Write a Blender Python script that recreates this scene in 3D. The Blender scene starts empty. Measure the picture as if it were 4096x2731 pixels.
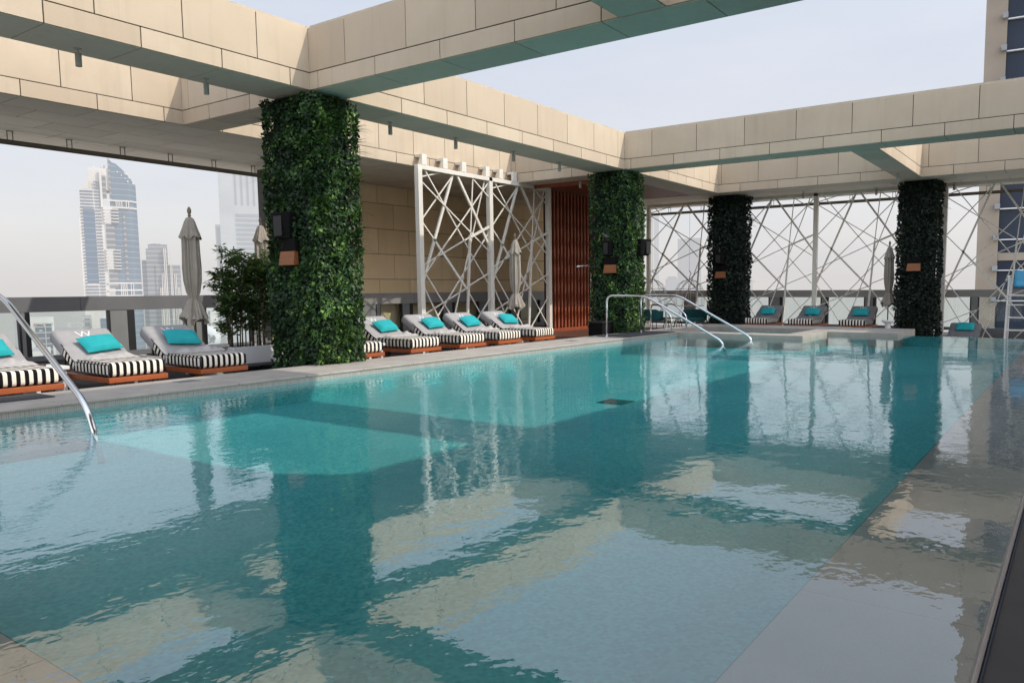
import bpy, math, random
from mathutils import Vector, Matrix, noise
R = math.radians
scene = bpy.context.scene
col = scene.collection
rnd = random.Random(7)
V = Vector

# ------------------------------------------------------------------ camera
EYE = V((0, 0, 1.56)); YAW, PITCH, ROLL = 0.5801051, -0.0914695, -0.0057295
FPX, CX, CY = 2995.70, 314.34, 61.11           # for a frame of 4096 x 2731
cy, sy, cp, sp = math.cos(YAW), math.sin(YAW), math.cos(PITCH), math.sin(PITCH)
f0 = V((cy, sy, 0)); r0 = V((sy, -cy, 0)); u0 = V((0, 0, 1))
FW = cp*f0 + sp*u0; UP = -sp*f0 + cp*u0
RT = math.cos(ROLL)*r0 + math.sin(ROLL)*UP; UP = -math.sin(ROLL)*r0 + math.cos(ROLL)*UP
cd = bpy.data.cameras.new('camera'); cam = bpy.data.objects.new('camera', cd); col.objects.link(cam)
cam.matrix_world = Matrix(((RT.x, UP.x, -FW.x, EYE.x), (RT.y, UP.y, -FW.y, EYE.y), (RT.z, UP.z, -FW.z, EYE.z), (0, 0, 0, 1)))
cd.sensor_fit = 'HORIZONTAL'; cd.sensor_width = 36.0; cd.lens = FPX/4096*36
cd.shift_x = -CX/4096; cd.shift_y = CY/4096; cd.clip_end = 40000; cd.clip_start = 0.05
scene.camera = cam

def at(px, py, depth):
    """a far-off point, surveyed from its bearing and distance"""
    return EYE + depth*(FW + RT*((px-2048-CX)/FPX) - UP*((py-1365.5-CY)/FPX))

# ------------------------------------------------------------------ materials
def new_mat(name):
    m = bpy.data.materials.new(name); m.use_nodes = True
    nt = m.node_tree; nt.nodes.clear()
    out = nt.nodes.new('ShaderNodeOutputMaterial')
    return m, nt, nt.nodes, nt.links, out

def mix_rgb(nt, a, b, fac, kind='MIX'):
    n = nt.nodes.new('ShaderNodeMix'); n.data_type = 'RGBA'; n.blend_type = kind
    for sock, val in ((n.inputs[0], fac), (n.inputs[6], a), (n.inputs[7], b)):
        if hasattr(val, 'is_output') or isinstance(val, bpy.types.NodeSocket): nt.links.new(val, sock)
        elif isinstance(val, (tuple, list)): sock.default_value = (*val[:3], 1)
        else: sock.default_value = val
    return n.outputs[2]

def math_n(nt, op, a, b=None, clamp=False):
    n = nt.nodes.new('ShaderNodeMath'); n.operation = op; n.use_clamp = clamp
    for i, v in enumerate((a, b)):
        if v is None: continue
        if isinstance(v, bpy.types.NodeSocket): nt.links.new(v, n.inputs[i])
        else: n.inputs[i].default_value = v
    return n.outputs[0]

def noise_n(nt, scale, detail=4, rough=.55, vec=None, stretch=None):
    tc = nt.nodes.new('ShaderNodeTexCoord')
    v = vec or tc.outputs['Object']
    if stretch:
        mp = nt.nodes.new('ShaderNodeMapping'); mp.inputs['Scale'].default_value = stretch
        nt.links.new(v, mp.inputs[0]); v = mp.outputs[0]
    n = nt.nodes.new('ShaderNodeTexNoise'); n.inputs['Scale'].default_value = scale
    n.inputs['Detail'].default_value = detail; n.inputs['Roughness'].default_value = rough
    nt.links.new(v, n.inputs['Vector'])
    return n.outputs['Fac']

def ramp(nt, fac, p0, p1):
    n = nt.nodes.new('ShaderNodeMapRange'); n.inputs[1].default_value = p0; n.inputs[2].default_value = p1
    nt.links.new(fac, n.inputs[0]); return n.outputs[0]

def basic(name, c0, c1=None, scale=4, rough=.6, metal=0, bump=0, bscale=None, stretch=None, spec=.5, fine=0):
    m, nt, N, L, out = new_mat(name)
    b = N.new('ShaderNodeBsdfPrincipled'); L.new(b.outputs[0], out.inputs[0])
    b.inputs['Roughness'].default_value = rough; b.inputs['Metallic'].default_value = metal
    b.inputs['Specular IOR Level'].default_value = spec
    if c1 is None: c1 = tuple(x*.8 for x in c0)
    nz = noise_n(nt, scale, 5, .6, stretch=stretch)
    c = mix_rgb(nt, c1, c0, ramp(nt, nz, .3, .7))
    if fine:
        c = mix_rgb(nt, c, mix_rgb(nt, (.5, .5, .5), (1.1, 1.1, 1.1), ramp(nt, noise_n(nt, scale*30, 2), .3, .7)), fine, 'MULTIPLY')
    L.new(c, b.inputs['Base Color'])
    if bump:
        bn = N.new('ShaderNodeBump'); bn.inputs['Strength'].default_value = bump; bn.inputs['Distance'].default_value = .01
        L.new(noise_n(nt, bscale or scale*12, 4, stretch=stretch), bn.inputs['Height']); L.new(bn.outputs[0], b.inputs['Normal'])
    return m

def stone_mat(name, c0, c1, c2):
    """honed limestone: broad clouds, per panel tone, rain streaks"""
    m, nt, N, L, out = new_mat(name)
    b = N.new('ShaderNodeBsdfPrincipled'); L.new(b.outputs[0], out.inputs[0]); b.inputs['Roughness'].default_value = .85
    b.inputs['Specular IOR Level'].default_value = .25
    c = mix_rgb(nt, c0, c1, ramp(nt, noise_n(nt, .9, 5, .6), .35, .68))
    uv = N.new('ShaderNodeUVMap'); sx = N.new('ShaderNodeSeparateXYZ'); L.new(uv.outputs[0], sx.inputs[0])
    c = mix_rgb(nt, c, c2, math_n(nt, 'MULTIPLY', sx.outputs[0], .8))
    st = ramp(nt, noise_n(nt, 1.0, 4, .65, stretch=(5, 5, .35)), .52, .75)
    c = mix_rgb(nt, c, tuple(x*.72 for x in c1), math_n(nt, 'MULTIPLY', st, .35))
    fine = noise_n(nt, 60, 3, .7)
    c = mix_rgb(nt, c, mix_rgb(nt, (.82, .82, .82), (1.06, 1.06, 1.06), fine), .6, 'MULTIPLY')
    L.new(c, b.inputs['Base Color'])
    bn = N.new('ShaderNodeBump'); bn.inputs['Strength'].default_value = .12; bn.inputs['Distance'].default_value = .01
    L.new(fine, bn.inputs['Height']); L.new(bn.outputs[0], b.inputs['Normal'])
    return m

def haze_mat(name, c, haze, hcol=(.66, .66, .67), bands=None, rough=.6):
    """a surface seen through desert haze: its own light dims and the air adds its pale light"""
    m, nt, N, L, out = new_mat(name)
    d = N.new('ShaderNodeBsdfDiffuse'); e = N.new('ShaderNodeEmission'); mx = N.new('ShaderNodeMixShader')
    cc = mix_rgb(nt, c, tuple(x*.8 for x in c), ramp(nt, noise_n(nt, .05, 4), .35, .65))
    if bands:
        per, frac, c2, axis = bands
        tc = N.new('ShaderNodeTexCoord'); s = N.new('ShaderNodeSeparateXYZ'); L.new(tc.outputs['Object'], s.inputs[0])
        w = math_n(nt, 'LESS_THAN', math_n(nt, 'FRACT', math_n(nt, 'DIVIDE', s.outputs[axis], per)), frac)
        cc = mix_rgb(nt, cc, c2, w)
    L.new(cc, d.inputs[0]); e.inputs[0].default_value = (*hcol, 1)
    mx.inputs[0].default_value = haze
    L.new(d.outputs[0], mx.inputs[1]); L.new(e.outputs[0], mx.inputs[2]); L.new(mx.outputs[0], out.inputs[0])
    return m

M = {}
M['stone'] = stone_mat('limestone', (.575, .47, .345), (.51, .41, .296), (.455, .358, .256))
M['soffit'] = stone_mat('soffit_stone', (.68, .59, .49), (.62, .535, .44), (.56, .48, .395))
M['deep_soffit'] = stone_mat('ceiling_stone', (.76, .69, .585), (.70, .63, .53), (.63, .56, .47))
M['wall_stone'] = stone_mat('wall_sandstone', (.87, .67, .42), (.76, .58, .355), (.68, .515, .305))
M['joint'] = basic('joint_shadow', (.035, .028, .022))
M['cap'] = basic('roof_cap', (.50, .43, .33), scale=3, rough=.7)
M['coping'] = basic('coping_stone', (.46, .415, .36), (.34, .305, .265), scale=2.2, rough=.7, bump=.1, fine=.3)
M['deck'] = basic('dark_decking', (.022, .018, .017), (.012, .01, .01), scale=3, rough=.85, spec=.15, stretch=(1, 14, 1))
M['wood_deck'] = basic('brown_decking', (.13, .055, .035), (.08, .032, .02), scale=3, rough=.55, stretch=(1, 14, 1))
M['mat'] = basic('rubber_mat', (.05, .05, .052), rough=.9, scale=40, bump=.4)
M['gutter'] = basic('gutter_stone', (.36, .325, .30), (.30, .27, .25), scale=2.5, rough=.6, fine=.2)
M['drain'] = basic('drain_grate', (.022, .14, .15), rough=.8, spec=.1)
M['step'] = basic('step_stone', (.16, .24, .235), (.12, .19, .19), scale=3, rough=.6)
M['gutter_dark'] = basic('dark_stone_trench_shade', (.06, .052, .048), (.035, .03, .028), scale=3, rough=.4)  # dark step stone; the trench's shade is put into the same colour
M['steel'] = basic('polished_steel', (.75, .75, .74), (.68, .68, .67), scale=3, rough=.12, metal=1)
M['cream'] = basic('cream_metal', (.72, .68, .60), (.66, .62, .54), scale=3, rough=.45)
M['grey_metal'] = basic('grey_cladding', (.15, .15, .155), (.125, .125, .13), scale=1.5, rough=.45)
M['lit_band'] = basic('grey_cladding_lit', (.27, .26, .25), (.23, .225, .215), scale=1.5, rough=.5)  # the grey cladding again, sunlight and haze put into a lighter colour
M['pier'] = basic('pier_cladding', (.20, .205, .20), (.17, .175, .17), scale=2, rough=.5)
M['black'] = basic('black_metal', (.012, .012, .013), rough=.5)
M['track'] = basic('bronze_track', (.15, .125, .095), (.11, .09, .07), scale=3, rough=.5)
M['speaker'] = basic('speaker_black', (.006, .0055, .0055), rough=.8, spec=.15)
M['amber_wood'] = basic('varnished_wood', (.30, .105, .036), (.21, .07, .022), scale=2.5, rough=.4, stretch=(1, 1, 9))
M['frame_wood'] = basic('lounger_teak', (.40, .095, .02), (.27, .06, .014), scale=3, rough=.4, stretch=(1, 8, 1))
M['screen_wood'] = basic('merbau_slats', (.34, .085, .034), (.20, .045, .018), scale=2, rough=.45, stretch=(6, 6, .6))
M['screen_back'] = basic('merbau_back', (.05, .014, .008), rough=.6)
M['towel'] = basic('grey_terry', (.36, .345, .335), (.31, .295, .29), scale=6, rough=1, bump=.5, bscale=90, spec=.1)
M['throw'] = basic('pale_throw', (.43, .405, .39), (.36, .34, .325), scale=6, rough=1, bump=.5, bscale=110, spec=.1)
M['teal'] = basic('teal_cotton', (.025, .36, .375), (.02, .30, .315), scale=5, rough=.85, bump=.15, bscale=60, spec=.2)
M['white'] = basic('white_paint', (.74, .73, .71), (.68, .67, .65), scale=2, rough=.5)
M['thread'] = basic('white_thread', (.75, .75, .75), rough=.9)
M['grey_stone'] = basic('cast_stone', (.33, .32, .30), (.27, .26, .25), scale=5, rough=.7)
M['tabletop'] = basic('grey_table', (.24, .24, .235), scale=5, rough=.5)
M['canvas'] = basic('parasol_canvas', (.36, .32, .27), (.30, .265, .225), scale=5, rough=.95, bump=.2, bscale=60, spec=.1)
M['pole_wood'] = basic('parasol_pole', (.14, .06, .03), scale=5, rough=.5)
M['teal_velvet'] = basic('dark_teal_velvet', (.012, .10, .105), scale=5, rough=.9)
M['dark_wood'] = basic('dark_wood', (.05, .025, .015), scale=5, rough=.5)
M['wire'] = basic('cage_wire', (.55, .5, .42), rough=.5)
M['blue_plastic'] = basic('blue_plastic', (.06, .36, .58), (.05, .32, .52), scale=3, rough=.4)
M['orange'] = basic('lifebuoy_orange', (.70, .12, .04), scale=3, rough=.5)
M['bird'] = basic('feather_grey', (.16, .13, .12), (.09, .075, .07), scale=25, rough=.9)
M['pier_light'] = basic('pale_grey_box', (.30, .30, .31), rough=.6)
M['finial'] = basic('finial_wood', (.24, .18, .12), rough=.6)
M['far_towel_shade'] = basic('grey_terry_shade_tint', (.20, .19, .19), (.165, .16, .16), scale=6, rough=1, spec=.1)  # same grey terry as nearby; the far terrace's shade is in the colour
M['soil'] = basic('soil', (.05, .035, .025), rough=1)
M['ashtray'] = basic('ashtray_brown', (.05, .025, .018), rough=.5)
M['red'] = basic('red_ribbon', (.5, .05, .03), rough=.7)
M['spot'] = basic('spotlight_grey', (.33, .34, .30), rough=.5)

def stripe_mat():
    m, nt, N, L, out = new_mat('striped_canvas')
    b = N.new('ShaderNodeBsdfPrincipled'); L.new(b.outputs[0], out.inputs[0]); b.inputs['Roughness'].default_value = .95
    b.inputs['Specular IOR Level'].default_value = .1
    uv = N.new('ShaderNodeUVMap'); s = N.new('ShaderNodeSeparateXYZ'); L.new(uv.outputs[0], s.inputs[0])
    w = math_n(nt, 'LESS_THAN', math_n(nt, 'FRACT', s.outputs[0]), .5)
    c = mix_rgb(nt, (.80, .74, .64), (.012, .010, .010), w)
    c = mix_rgb(nt, c, mix_rgb(nt, (.8, .8, .8), (1, 1, 1), noise_n(nt, 80, 2)), .5, 'MULTIPLY')
    L.new(c, b.inputs['Base Color'])
    bn = N.new('ShaderNodeBump'); bn.inputs['Strength'].default_value = .25; bn.inputs['Distance'].default_value = .004
    L.new(noise_n(nt, 120, 2), bn.inputs['Height']); L.new(bn.outputs[0], b.inputs['Normal'])
    return m
M['stripe'] = stripe_mat()

def leaf_mat(name, dark, mid, light, trans=.25, rough=.58):
    m, nt, N, L, out = new_mat(name)
    b = N.new('ShaderNodeBsdfPrincipled'); b.inputs['Roughness'].default_value = rough
    t = N.new('ShaderNodeBsdfTranslucent'); mx = N.new('ShaderNodeMixShader'); mx.inputs[0].default_value = trans
    uv = N.new('ShaderNodeUVMap'); s = N.new('ShaderNodeSeparateXYZ'); L.new(uv.outputs[0], s.inputs[0])
    c = mix_rgb(nt, dark, mid, ramp(nt, s.outputs[0], 0, .7)); c = mix_rgb(nt, c, light, ramp(nt, s.outputs[0], .72, 1))
    c = mix_rgb(nt, c, mix_rgb(nt, (.5, .55, .5), (1.2, 1.15, 1.05), ramp(nt, noise_n(nt, 1.6, 3), .3, .7)), .8, 'MULTIPLY')
    L.new(c, b.inputs['Base Color']); L.new(c, t.inputs[0])
    L.new(b.outputs[0], mx.inputs[1]); L.new(t.outputs[0], mx.inputs[2]); L.new(mx.outputs[0], out.inputs[0])
    return m
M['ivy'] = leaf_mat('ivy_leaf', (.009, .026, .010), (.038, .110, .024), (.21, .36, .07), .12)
M['ivy_shade_tint'] = leaf_mat('ivy_leaf_shade_tint', (.003, .010, .004), (.006, .020, .007), (.013, .038, .012), .06)  # same ivy; the back-lit shade of the far columns is in the colour
M['bamboo'] = leaf_mat('bamboo_leaf', (.045, .085, .03), (.12, .21, .055), (.28, .34, .10), .5)
M['ivy_core'] = basic('ivy_shadow', (.008, .014, .009), rough=1)
M['cane'] = basic('bamboo_cane', (.09, .07, .04), rough=.6)

def tile_mat():
    """vertical stick mosaic on the pool's raised rim"""
    m, nt, N, L, out = new_mat('stick_mosaic')
    b = N.new('ShaderNodeBsdfPrincipled'); L.new(b.outputs[0], out.inputs[0]); b.inputs['Roughness'].default_value = .35
    tc = N.new('ShaderNodeTexCoord'); s = N.new('ShaderNodeSeparateXYZ'); L.new(tc.outputs['Object'], s.inputs[0])
    xy = math_n(nt, 'ADD', s.outputs[0], s.outputs[1])
    cb = N.new('ShaderNodeCombineXYZ'); L.new(s.outputs[2], cb.inputs[0]); L.new(xy, cb.inputs[1])
    br = N.new('ShaderNodeTexBrick'); L.new(cb.outputs[0], br.inputs[0])
    br.inputs['Scale'].default_value = 1; br.inputs['Brick Width'].default_value = .075; br.inputs['Row Height'].default_value = .024
    br.inputs['Mortar Size'].default_value = .0016; br.offset = 0
    br.inputs['Color1'].default_value = (.36, .345, .31, 1); br.inputs['Color2'].default_value = (.27, .262, .24, 1); br.inputs['Mortar'].default_value = (.5, .48, .43, 1)
    L.new(br.outputs[0], b.inputs['Base Color'])
    return m
M['tile'] = tile_mat()

def pool_mat():
    m, nt, N, L, out = new_mat('pool_mosaic')
    b = N.new('ShaderNodeBsdfPrincipled'); L.new(b.outputs[0], out.inputs[0]); b.inputs['Roughness'].default_value = .6
    b.inputs['Specular IOR Level'].default_value = .1
    tc = N.new('ShaderNodeTexCoord')
    vo = N.new('ShaderNodeTexVoronoi'); vo.inputs['Scale'].default_value = 38; vo.distance = 'CHEBYCHEV'; vo.inputs['Randomness'].default_value = .25
    L.new(tc.outputs['Object'], vo.inputs['Vector'])
    s = N.new('ShaderNodeSeparateColor'); L.new(vo.outputs['Color'], s.inputs[0])
    c = mix_rgb(nt, (.07, .39, .41), (.135, .545, .545), s.outputs[0])
    c = mix_rgb(nt, c, mix_rgb(nt, (.72, .8, .82), (1.08, 1.05, 1.03), ramp(nt, noise_n(nt, .45, 3), .3, .7)), .8, 'MULTIPLY')
    c = mix_rgb(nt, c, mix_rgb(nt, (.7, .75, .78), (1.15, 1.12, 1.1), ramp(nt, noise_n(nt, 9, 3), .3, .7)), .25, 'MULTIPLY')
    L.new(c, b.inputs['Base Color'])
    return m
M['pool'] = pool_mat()

def water_mat(name='pool_water', tint=(.86, .97, .97)):
    m, nt, N, L, out = new_mat(name)
    tr = N.new('ShaderNodeBsdfTransparent'); tr.inputs[0].default_value = (*tint, 1)
    gl = N.new('ShaderNodeBsdfGlossy'); gl.inputs['Roughness'].default_value = .0; gl.inputs[0].default_value = (1, 1, 1, 1)
    fr = N.new('ShaderNodeFresnel'); mx = N.new('ShaderNodeMixShader')
    geo = N.new('ShaderNodeNewGeometry'); L.new(math_n(nt, 'SUBTRACT', 1.52, math_n(nt, 'MULTIPLY', geo.outputs['Backfacing'], 1.52-1/1.52)), fr.inputs[0])
    big = noise_n(nt, 1.15, 2, .45, stretch=(1.0, 1.25, 1))
    small = noise_n(nt, 5.5, 2, .5, stretch=(1.0, 1.2, 1))
    patch = ramp(nt, noise_n(nt, .16, 2), .35, .65)
    tiny = noise_n(nt, 15, 2, .5, stretch=(1.0, 1.15, 1))
    sp_ = nt.nodes.new('ShaderNodeSeparateXYZ'); L.new(N.new('ShaderNodeTexCoord').outputs['Object'], sp_.inputs[0])
    breeze = ramp(nt, sp_.outputs[1], 5.5, 11.0)
    amp = math_n(nt, 'ADD', math_n(nt, 'MULTIPLY', patch, .45), math_n(nt, 'ADD', math_n(nt, 'MULTIPLY', breeze, 2.0), .34))
    h = math_n(nt, 'ADD', math_n(nt, 'MULTIPLY', big, .56), math_n(nt, 'MULTIPLY', math_n(nt, 'ADD', math_n(nt, 'MULTIPLY', small, .24), math_n(nt, 'MULTIPLY', tiny, .075)), amp))
    bn = N.new('ShaderNodeBump'); bn.inputs['Strength'].default_value = 1.0; bn.inputs['Distance'].default_value = .0120
    L.new(h, bn.inputs['Height'])
    L.new(bn.outputs[0], gl.inputs['Normal']); L.new(bn.outputs[0], fr.inputs['Normal'])
    L.new(math_n(nt, 'ADD', math_n(nt, 'MULTIPLY', fr.outputs[0], .58), .17), mx.inputs[0]); L.new(tr.outputs[0], mx.inputs[1]); L.new(gl.outputs[0], mx.inputs[2]); L.new(mx.outputs[0], out.inputs[0])
    return m
M['water'] = water_mat()

def glass_mat():
    m, nt, N, L, out = new_mat('barrier_glass')
    tr = N.new('ShaderNodeBsdfTransparent'); tr.inputs[0].default_value = (.90, .93, .92, 1)
    gl = N.new('ShaderNodeBsdfGlossy'); gl.inputs['Roughness'].default_value = .02
    fr = N.new('ShaderNodeFresnel'); mx = N.new('ShaderNodeMixShader')
    geo = N.new('ShaderNodeNewGeometry'); L.new(math_n(nt, 'SUBTRACT', 1.45, math_n(nt, 'MULTIPLY', geo.outputs['Backfacing'], 1.45-1/1.45)), fr.inputs[0])
    L.new(math_n(nt, 'MULTIPLY', fr.outputs[0], .8), mx.inputs[0]); L.new(tr.outputs[0], mx.inputs[1]); L.new(gl.outputs[0], mx.inputs[2]); L.new(mx.outputs[0], out.inputs[0])
    return m
M['glass'] = glass_mat()

# ------------------------------------------------------------------ mesh builder
class MB:
    def __init__(self): self.v = []; self.f = []; self.uv = []; self.mi = []
    def vert(self, p): self.v.append(tuple(p)); return len(self.v)-1
    def face(self, idx, uv=None, mi=0):
        self.f.append(tuple(idx)); self.uv.append(uv or [(0, 0)]*len(idx)); self.mi.append(mi)
    def poly(self, pts, uv=None, mi=0):
        self.face([self.vert(p) for p in pts], uv, mi)
    def box(self, a, b, mi=0, uv=0.0, xf=None):
        x0, y0, z0 = a; x1, y1, z1 = b
        P = [(x0, y0, z0), (x1, y0, z0), (x1, y1, z0), (x0, y1, z0), (x0, y0, z1), (x1, y0, z1), (x1, y1, z1), (x0, y1, z1)]
        if xf is not None: P = [xf @ V(p) for p in P]
        i = [self.vert(p) for p in P]
        for q in ((0, 3, 2, 1), (4, 5, 6, 7), (0, 1, 5, 4), (1, 2, 6, 5), (2, 3, 7, 6), (3, 0, 4, 7)):
            self.face([i[k] for k in q], [(uv, 0)]*4, mi)
    def bar(self, p, q, w, d, up=(0, 0, 1), mi=0):
        """rectangular bar from p to q, w across, d deep"""
        p = V(p); q = V(q); z = (q-p); L_ = z.length; z.normalize(); up = V(up)
        if abs(z.dot(up)) > .98: up = V((1, 0, 0)) if abs(z.x) < .9 else V((0, 1, 0))
        x = z.cross(up).normalized(); y = z.cross(x).normalized()
        xf = Matrix(((x.x, y.x, z.x, p.x), (x.y, y.y, z.y, p.y), (x.z, y.z, z.z, p.z), (0, 0, 0, 1)))
        self.box((-w/2, -d/2, 0), (w/2, d/2, L_), mi, xf=xf)
    def tube(self, pts, r, n=10, closed=False, caps=True, mi=0):
        pts = [V(p) for p in pts]; rings = []
        prev = None
        for k, p in enumerate(pts):
            if closed: t = pts[(k+1) % len(pts)]-pts[k-1]
            else: t = pts[min(k+1, len(pts)-1)]-pts[max(k-1, 0)]
            t.normalize()
            if prev is None:
                a = V((0, 0, 1)) if abs(t.z) < .9 else V((1, 0, 0)); x = t.cross(a).normalized()
            else: x = (prev - t*prev.dot(t)).normalized()
            prev = x; y = t.cross(x)
            rr = r[k] if isinstance(r, (list, tuple)) else r
            rings.append([self.vert(p + rr*(math.cos(2*math.pi*j/n)*x + math.sin(2*math.pi*j/n)*y)) for j in range(n)])
        m = len(rings)
        for k in range(m if closed else m-1):
            a, b = rings[k], rings[(k+1) % m]
            for j in range(n): self.face((a[j], a[(j+1) % n], b[(j+1) % n], b[j]), mi=mi)
        if caps and not closed: self.face(rings[0][::-1], mi=mi); self.face(rings[-1], mi=mi)
    def lathe(self, prof, c=(0, 0, 0), n=20, fold=None, mi=0):
        rings = []
        for k, (r, z) in enumerate(prof):
            ring = []
            for j in range(n):
                a = 2*math.pi*j/n; rr, zz = (r, z) if fold is None else fold(k, a, r, z)
                ring.append(self.vert((c[0]+rr*math.cos(a), c[1]+rr*math.sin(a), c[2]+zz)))
            rings.append(ring)
        for k in range(len(rings)-1):
            a, b = rings[k], rings[k+1]
            for j in range(n): self.face((a[j], a[(j+1) % n], b[(j+1) % n], b[j]), mi=mi)
    def build(self, name, mats, parent=None, smooth=False, bevel=0, seg=2):
        off = parent.location if parent is not None else V((0, 0, 0))
        g = parent
        while g is not None and g.parent is not None:
            g = g.parent; off = off + g.location
        me = bpy.data.meshes.new(name)
        me.from_pydata([tuple(V(p)-off) for p in self.v], [], self.f)
        ul = me.uv_layers.new(name='UVMap')
        flat = []
        for u in self.uv:
            for a in u: flat += [a[0], a[1]]
        ul.data.foreach_set('uv', flat)
        for m in (mats if isinstance(mats, (list, tuple)) else [mats]): me.materials.append(m)
        me.polygons.foreach_set('material_index', self.mi)
        if smooth: me.polygons.foreach_set('use_smooth', [True]*len(self.f))
        me.update()
        o = bpy.data.objects.new(name, me); col.objects.link(o)
        if parent is not None: o.parent = parent
        if bevel:
            b = o.modifiers.new('bevel', 'BEVEL'); b.width = bevel; b.segments = seg; b.limit_method = 'ANGLE'; b.angle_limit = R(40)
            me.polygons.foreach_set('use_smooth', [True]*len(self.f))
            w = o.modifiers.new('wn', 'WEIGHTED_NORMAL'); w.keep_sharp = False
        return o

def tag(o, label=None, cat=None, group=None, kind=None):
    if label: o['label'] = label
    if cat: o['category'] = cat
    if group: o['group'] = group
    if kind: o['kind'] = kind
    return o
def thing(name, loc, label, cat, group=None, rz=0):
    o = bpy.data.objects.new(name, None); o.empty_display_size = .2; col.objects.link(o)
    o.location = loc; o.rotation_euler = (0, 0, rz)
    return tag(o, label, cat, group)
def copy_tree(o, parent=None):
    c = o.copy(); col.objects.link(c)
    if parent is not None: c.parent = parent
    for ch in list(o.children): copy_tree(ch, c)
    return c
def bez(pts, n=8):
    """rounded polyline: arcs at the inner points"""
    out = [V(pts[0][:3])]
    for k in range(1, len(pts)-1):
        p = V(pts[k][:3]); rad = pts[k][3] if len(pts[k]) > 3 else .15
        a = V(pts[k-1][:3]); b = V(pts[k+1][:3])
        p0 = p + (a-p).normalized()*min(rad, (a-p).length*.49); p1 = p + (b-p).normalized()*min(rad, (b-p).length*.49)
        for i in range(n+1):
            t = i/n; out.append((1-t)**2*p0 + 2*t*(1-t)*p + t*t*p1)
    out.append(V(pts[-1][:3])); return out

# ------------------------------------------------------------------ sky and sun
SUN = V((.36, -1.04, 1.0)).normalized()          # towards the sun
w = bpy.data.worlds.new('World'); scene.world = w; w.use_nodes = True
nt = w.node_tree; nt.nodes.clear()
wo = nt.nodes.new('ShaderNodeOutputWorld'); bg = nt.nodes.new('ShaderNodeBackground')
sk = nt.nodes.new('ShaderNodeTexSky'); sk.sky_type = 'NISHITA'; sk.sun_disc = False
sk.sun_elevation = math.asin(SUN.z); sk.sun_rotation = math.atan2(SUN.x, SUN.y) % (2*math.pi)
sk.altitude = 150; sk.air_density = 1.0; sk.dust_density = 3.0; sk.ozone_density = 1.5
tc = nt.nodes.new('ShaderNodeTexCoord'); sx = nt.nodes.new('ShaderNodeSeparateXYZ'); nt.links.new(tc.outputs['Generated'], sx.inputs[0])
el = nt.nodes.new('ShaderNodeMapRange'); el.inputs[1].default_value = -.02; el.inputs[2].default_value = .85; nt.links.new(sx.outputs[2], el.inputs[0])
cr = nt.nodes.new('ShaderNodeValToRGB'); nt.links.new(el.outputs[0], cr.inputs[0])
e = cr.color_ramp.elements
e[0].position = 0; e[0].color = (6.5, 6.25, 6.1, 1); e[1].position = 1; e[1].color = (4.9, 5.6, 7.0, 1)
for p, c in ((.22, (6.6, 6.6, 6.9)), (.45, (6.0, 6.4, 7.2))):
    q = e.new(p); q.color = (*c, 1)
HAZE_MIX = .78
hz = mix_rgb(nt, sk.outputs[0], cr.outputs[0], HAZE_MIX)
cl_ = noise_n(nt, 2.2, 5, .6, vec=tc.outputs['Generated'], stretch=(1, 1, 3.5))
hz = mix_rgb(nt, hz, mix_rgb(nt, (.955, .965, .98), (1.045, 1.035, 1.02), ramp(nt, cl_, .35, .68)), 1.0, 'MULTIPLY')
nrm_ = nt.nodes.new('ShaderNodeVectorMath'); nrm_.operation = 'DOT_PRODUCT'; nt.links.new(tc.outputs['Generated'], nrm_.inputs[0]); nrm_.inputs[1].default_value = V((-.45, -.80, .40)).normalized()
gl_ = math_n(nt, 'ADD', math_n(nt, 'MULTIPLY', math_n(nt, 'POWER', math_n(nt, 'MAXIMUM', nrm_.outputs['Value'], 0.0), 1.0), 1.7), 1.0)  # added fill: sky brightened behind the camera to lift shaded faces
vm_ = nt.nodes.new('ShaderNodeVectorMath'); vm_.operation = 'SCALE'; nt.links.new(hz, vm_.inputs[0]); nt.links.new(gl_, vm_.inputs['Scale'])
nt.links.new(vm_.outputs[0], bg.inputs[0]); bg.inputs[1].default_value = .135; nt.links.new(bg.outputs[0], wo.inputs[0])
ld = bpy.data.lights.new('sun', 'SUN'); ld.energy = 3.05; ld.angle = R(.6); ld.color = (1, .93, .82)
lo = bpy.data.objects.new('sun', ld); col.objects.link(lo); lo.rotation_euler = (-SUN).to_track_quat('-Z', 'Y').to_euler(); lo.location = (0, 0, 60)
scene.view_settings.view_transform = 'Standard'; scene.view_settings.look = 'None'; scene.view_settings.exposure = 0
scene.render.engine = 'CYCLES'
scene.cycles.max_bounces = 8; scene.cycles.transparent_max_bounces = 12; scene.cycles.glossy_bounces = 4; scene.cycles.diffuse_bounces = 4
scene.cycles.use_denoising = True; scene.cycles.caustics_reflective = False; scene.cycles.caustics_refractive = False
scene.cycles.sample_clamp_indirect = 6

# ------------------------------------------------------------------ levels
BT, JT, TOP = 5.27, 5.592, 6.40
DECK = -.12; RIM = .11; FLOOR = -.34; LOW = -.78
XE = 25.4; YL = 11.0; YG = 1.17; XN = 1.30; YE = .30
def struct(name, mb, mats, **k): return tag(mb.build(name, mats, **k), kind='structure')

# pool shell
b = MB()
b.poly([(XN, YG, FLOOR), (XE, YG, FLOOR), (XE, YL, FLOOR), (XN, YL, FLOOR)])
b.poly([(XN, YG, FLOOR), (XN, YG, -.02), (XE, YG, -.02), (XE, YG, FLOOR)][::-1])
b.poly([(XN, YG, FLOOR), (XN, YG, -.02), (XN, YL, -.02), (XN, YL, FLOOR)])
b.poly([(XE, YG, FLOOR), (XE, YG, -.012), (XE, YL, -.012), (XE, YL, FLOOR)][::-1])
b.poly([(XN, YL-.004, FLOOR), (XN, YL-.004, 0), (XE, YL-.004, 0), (XE, YL-.004, FLOOR)][::-1])
struct('pool_floor', b, M['pool'])
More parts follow.
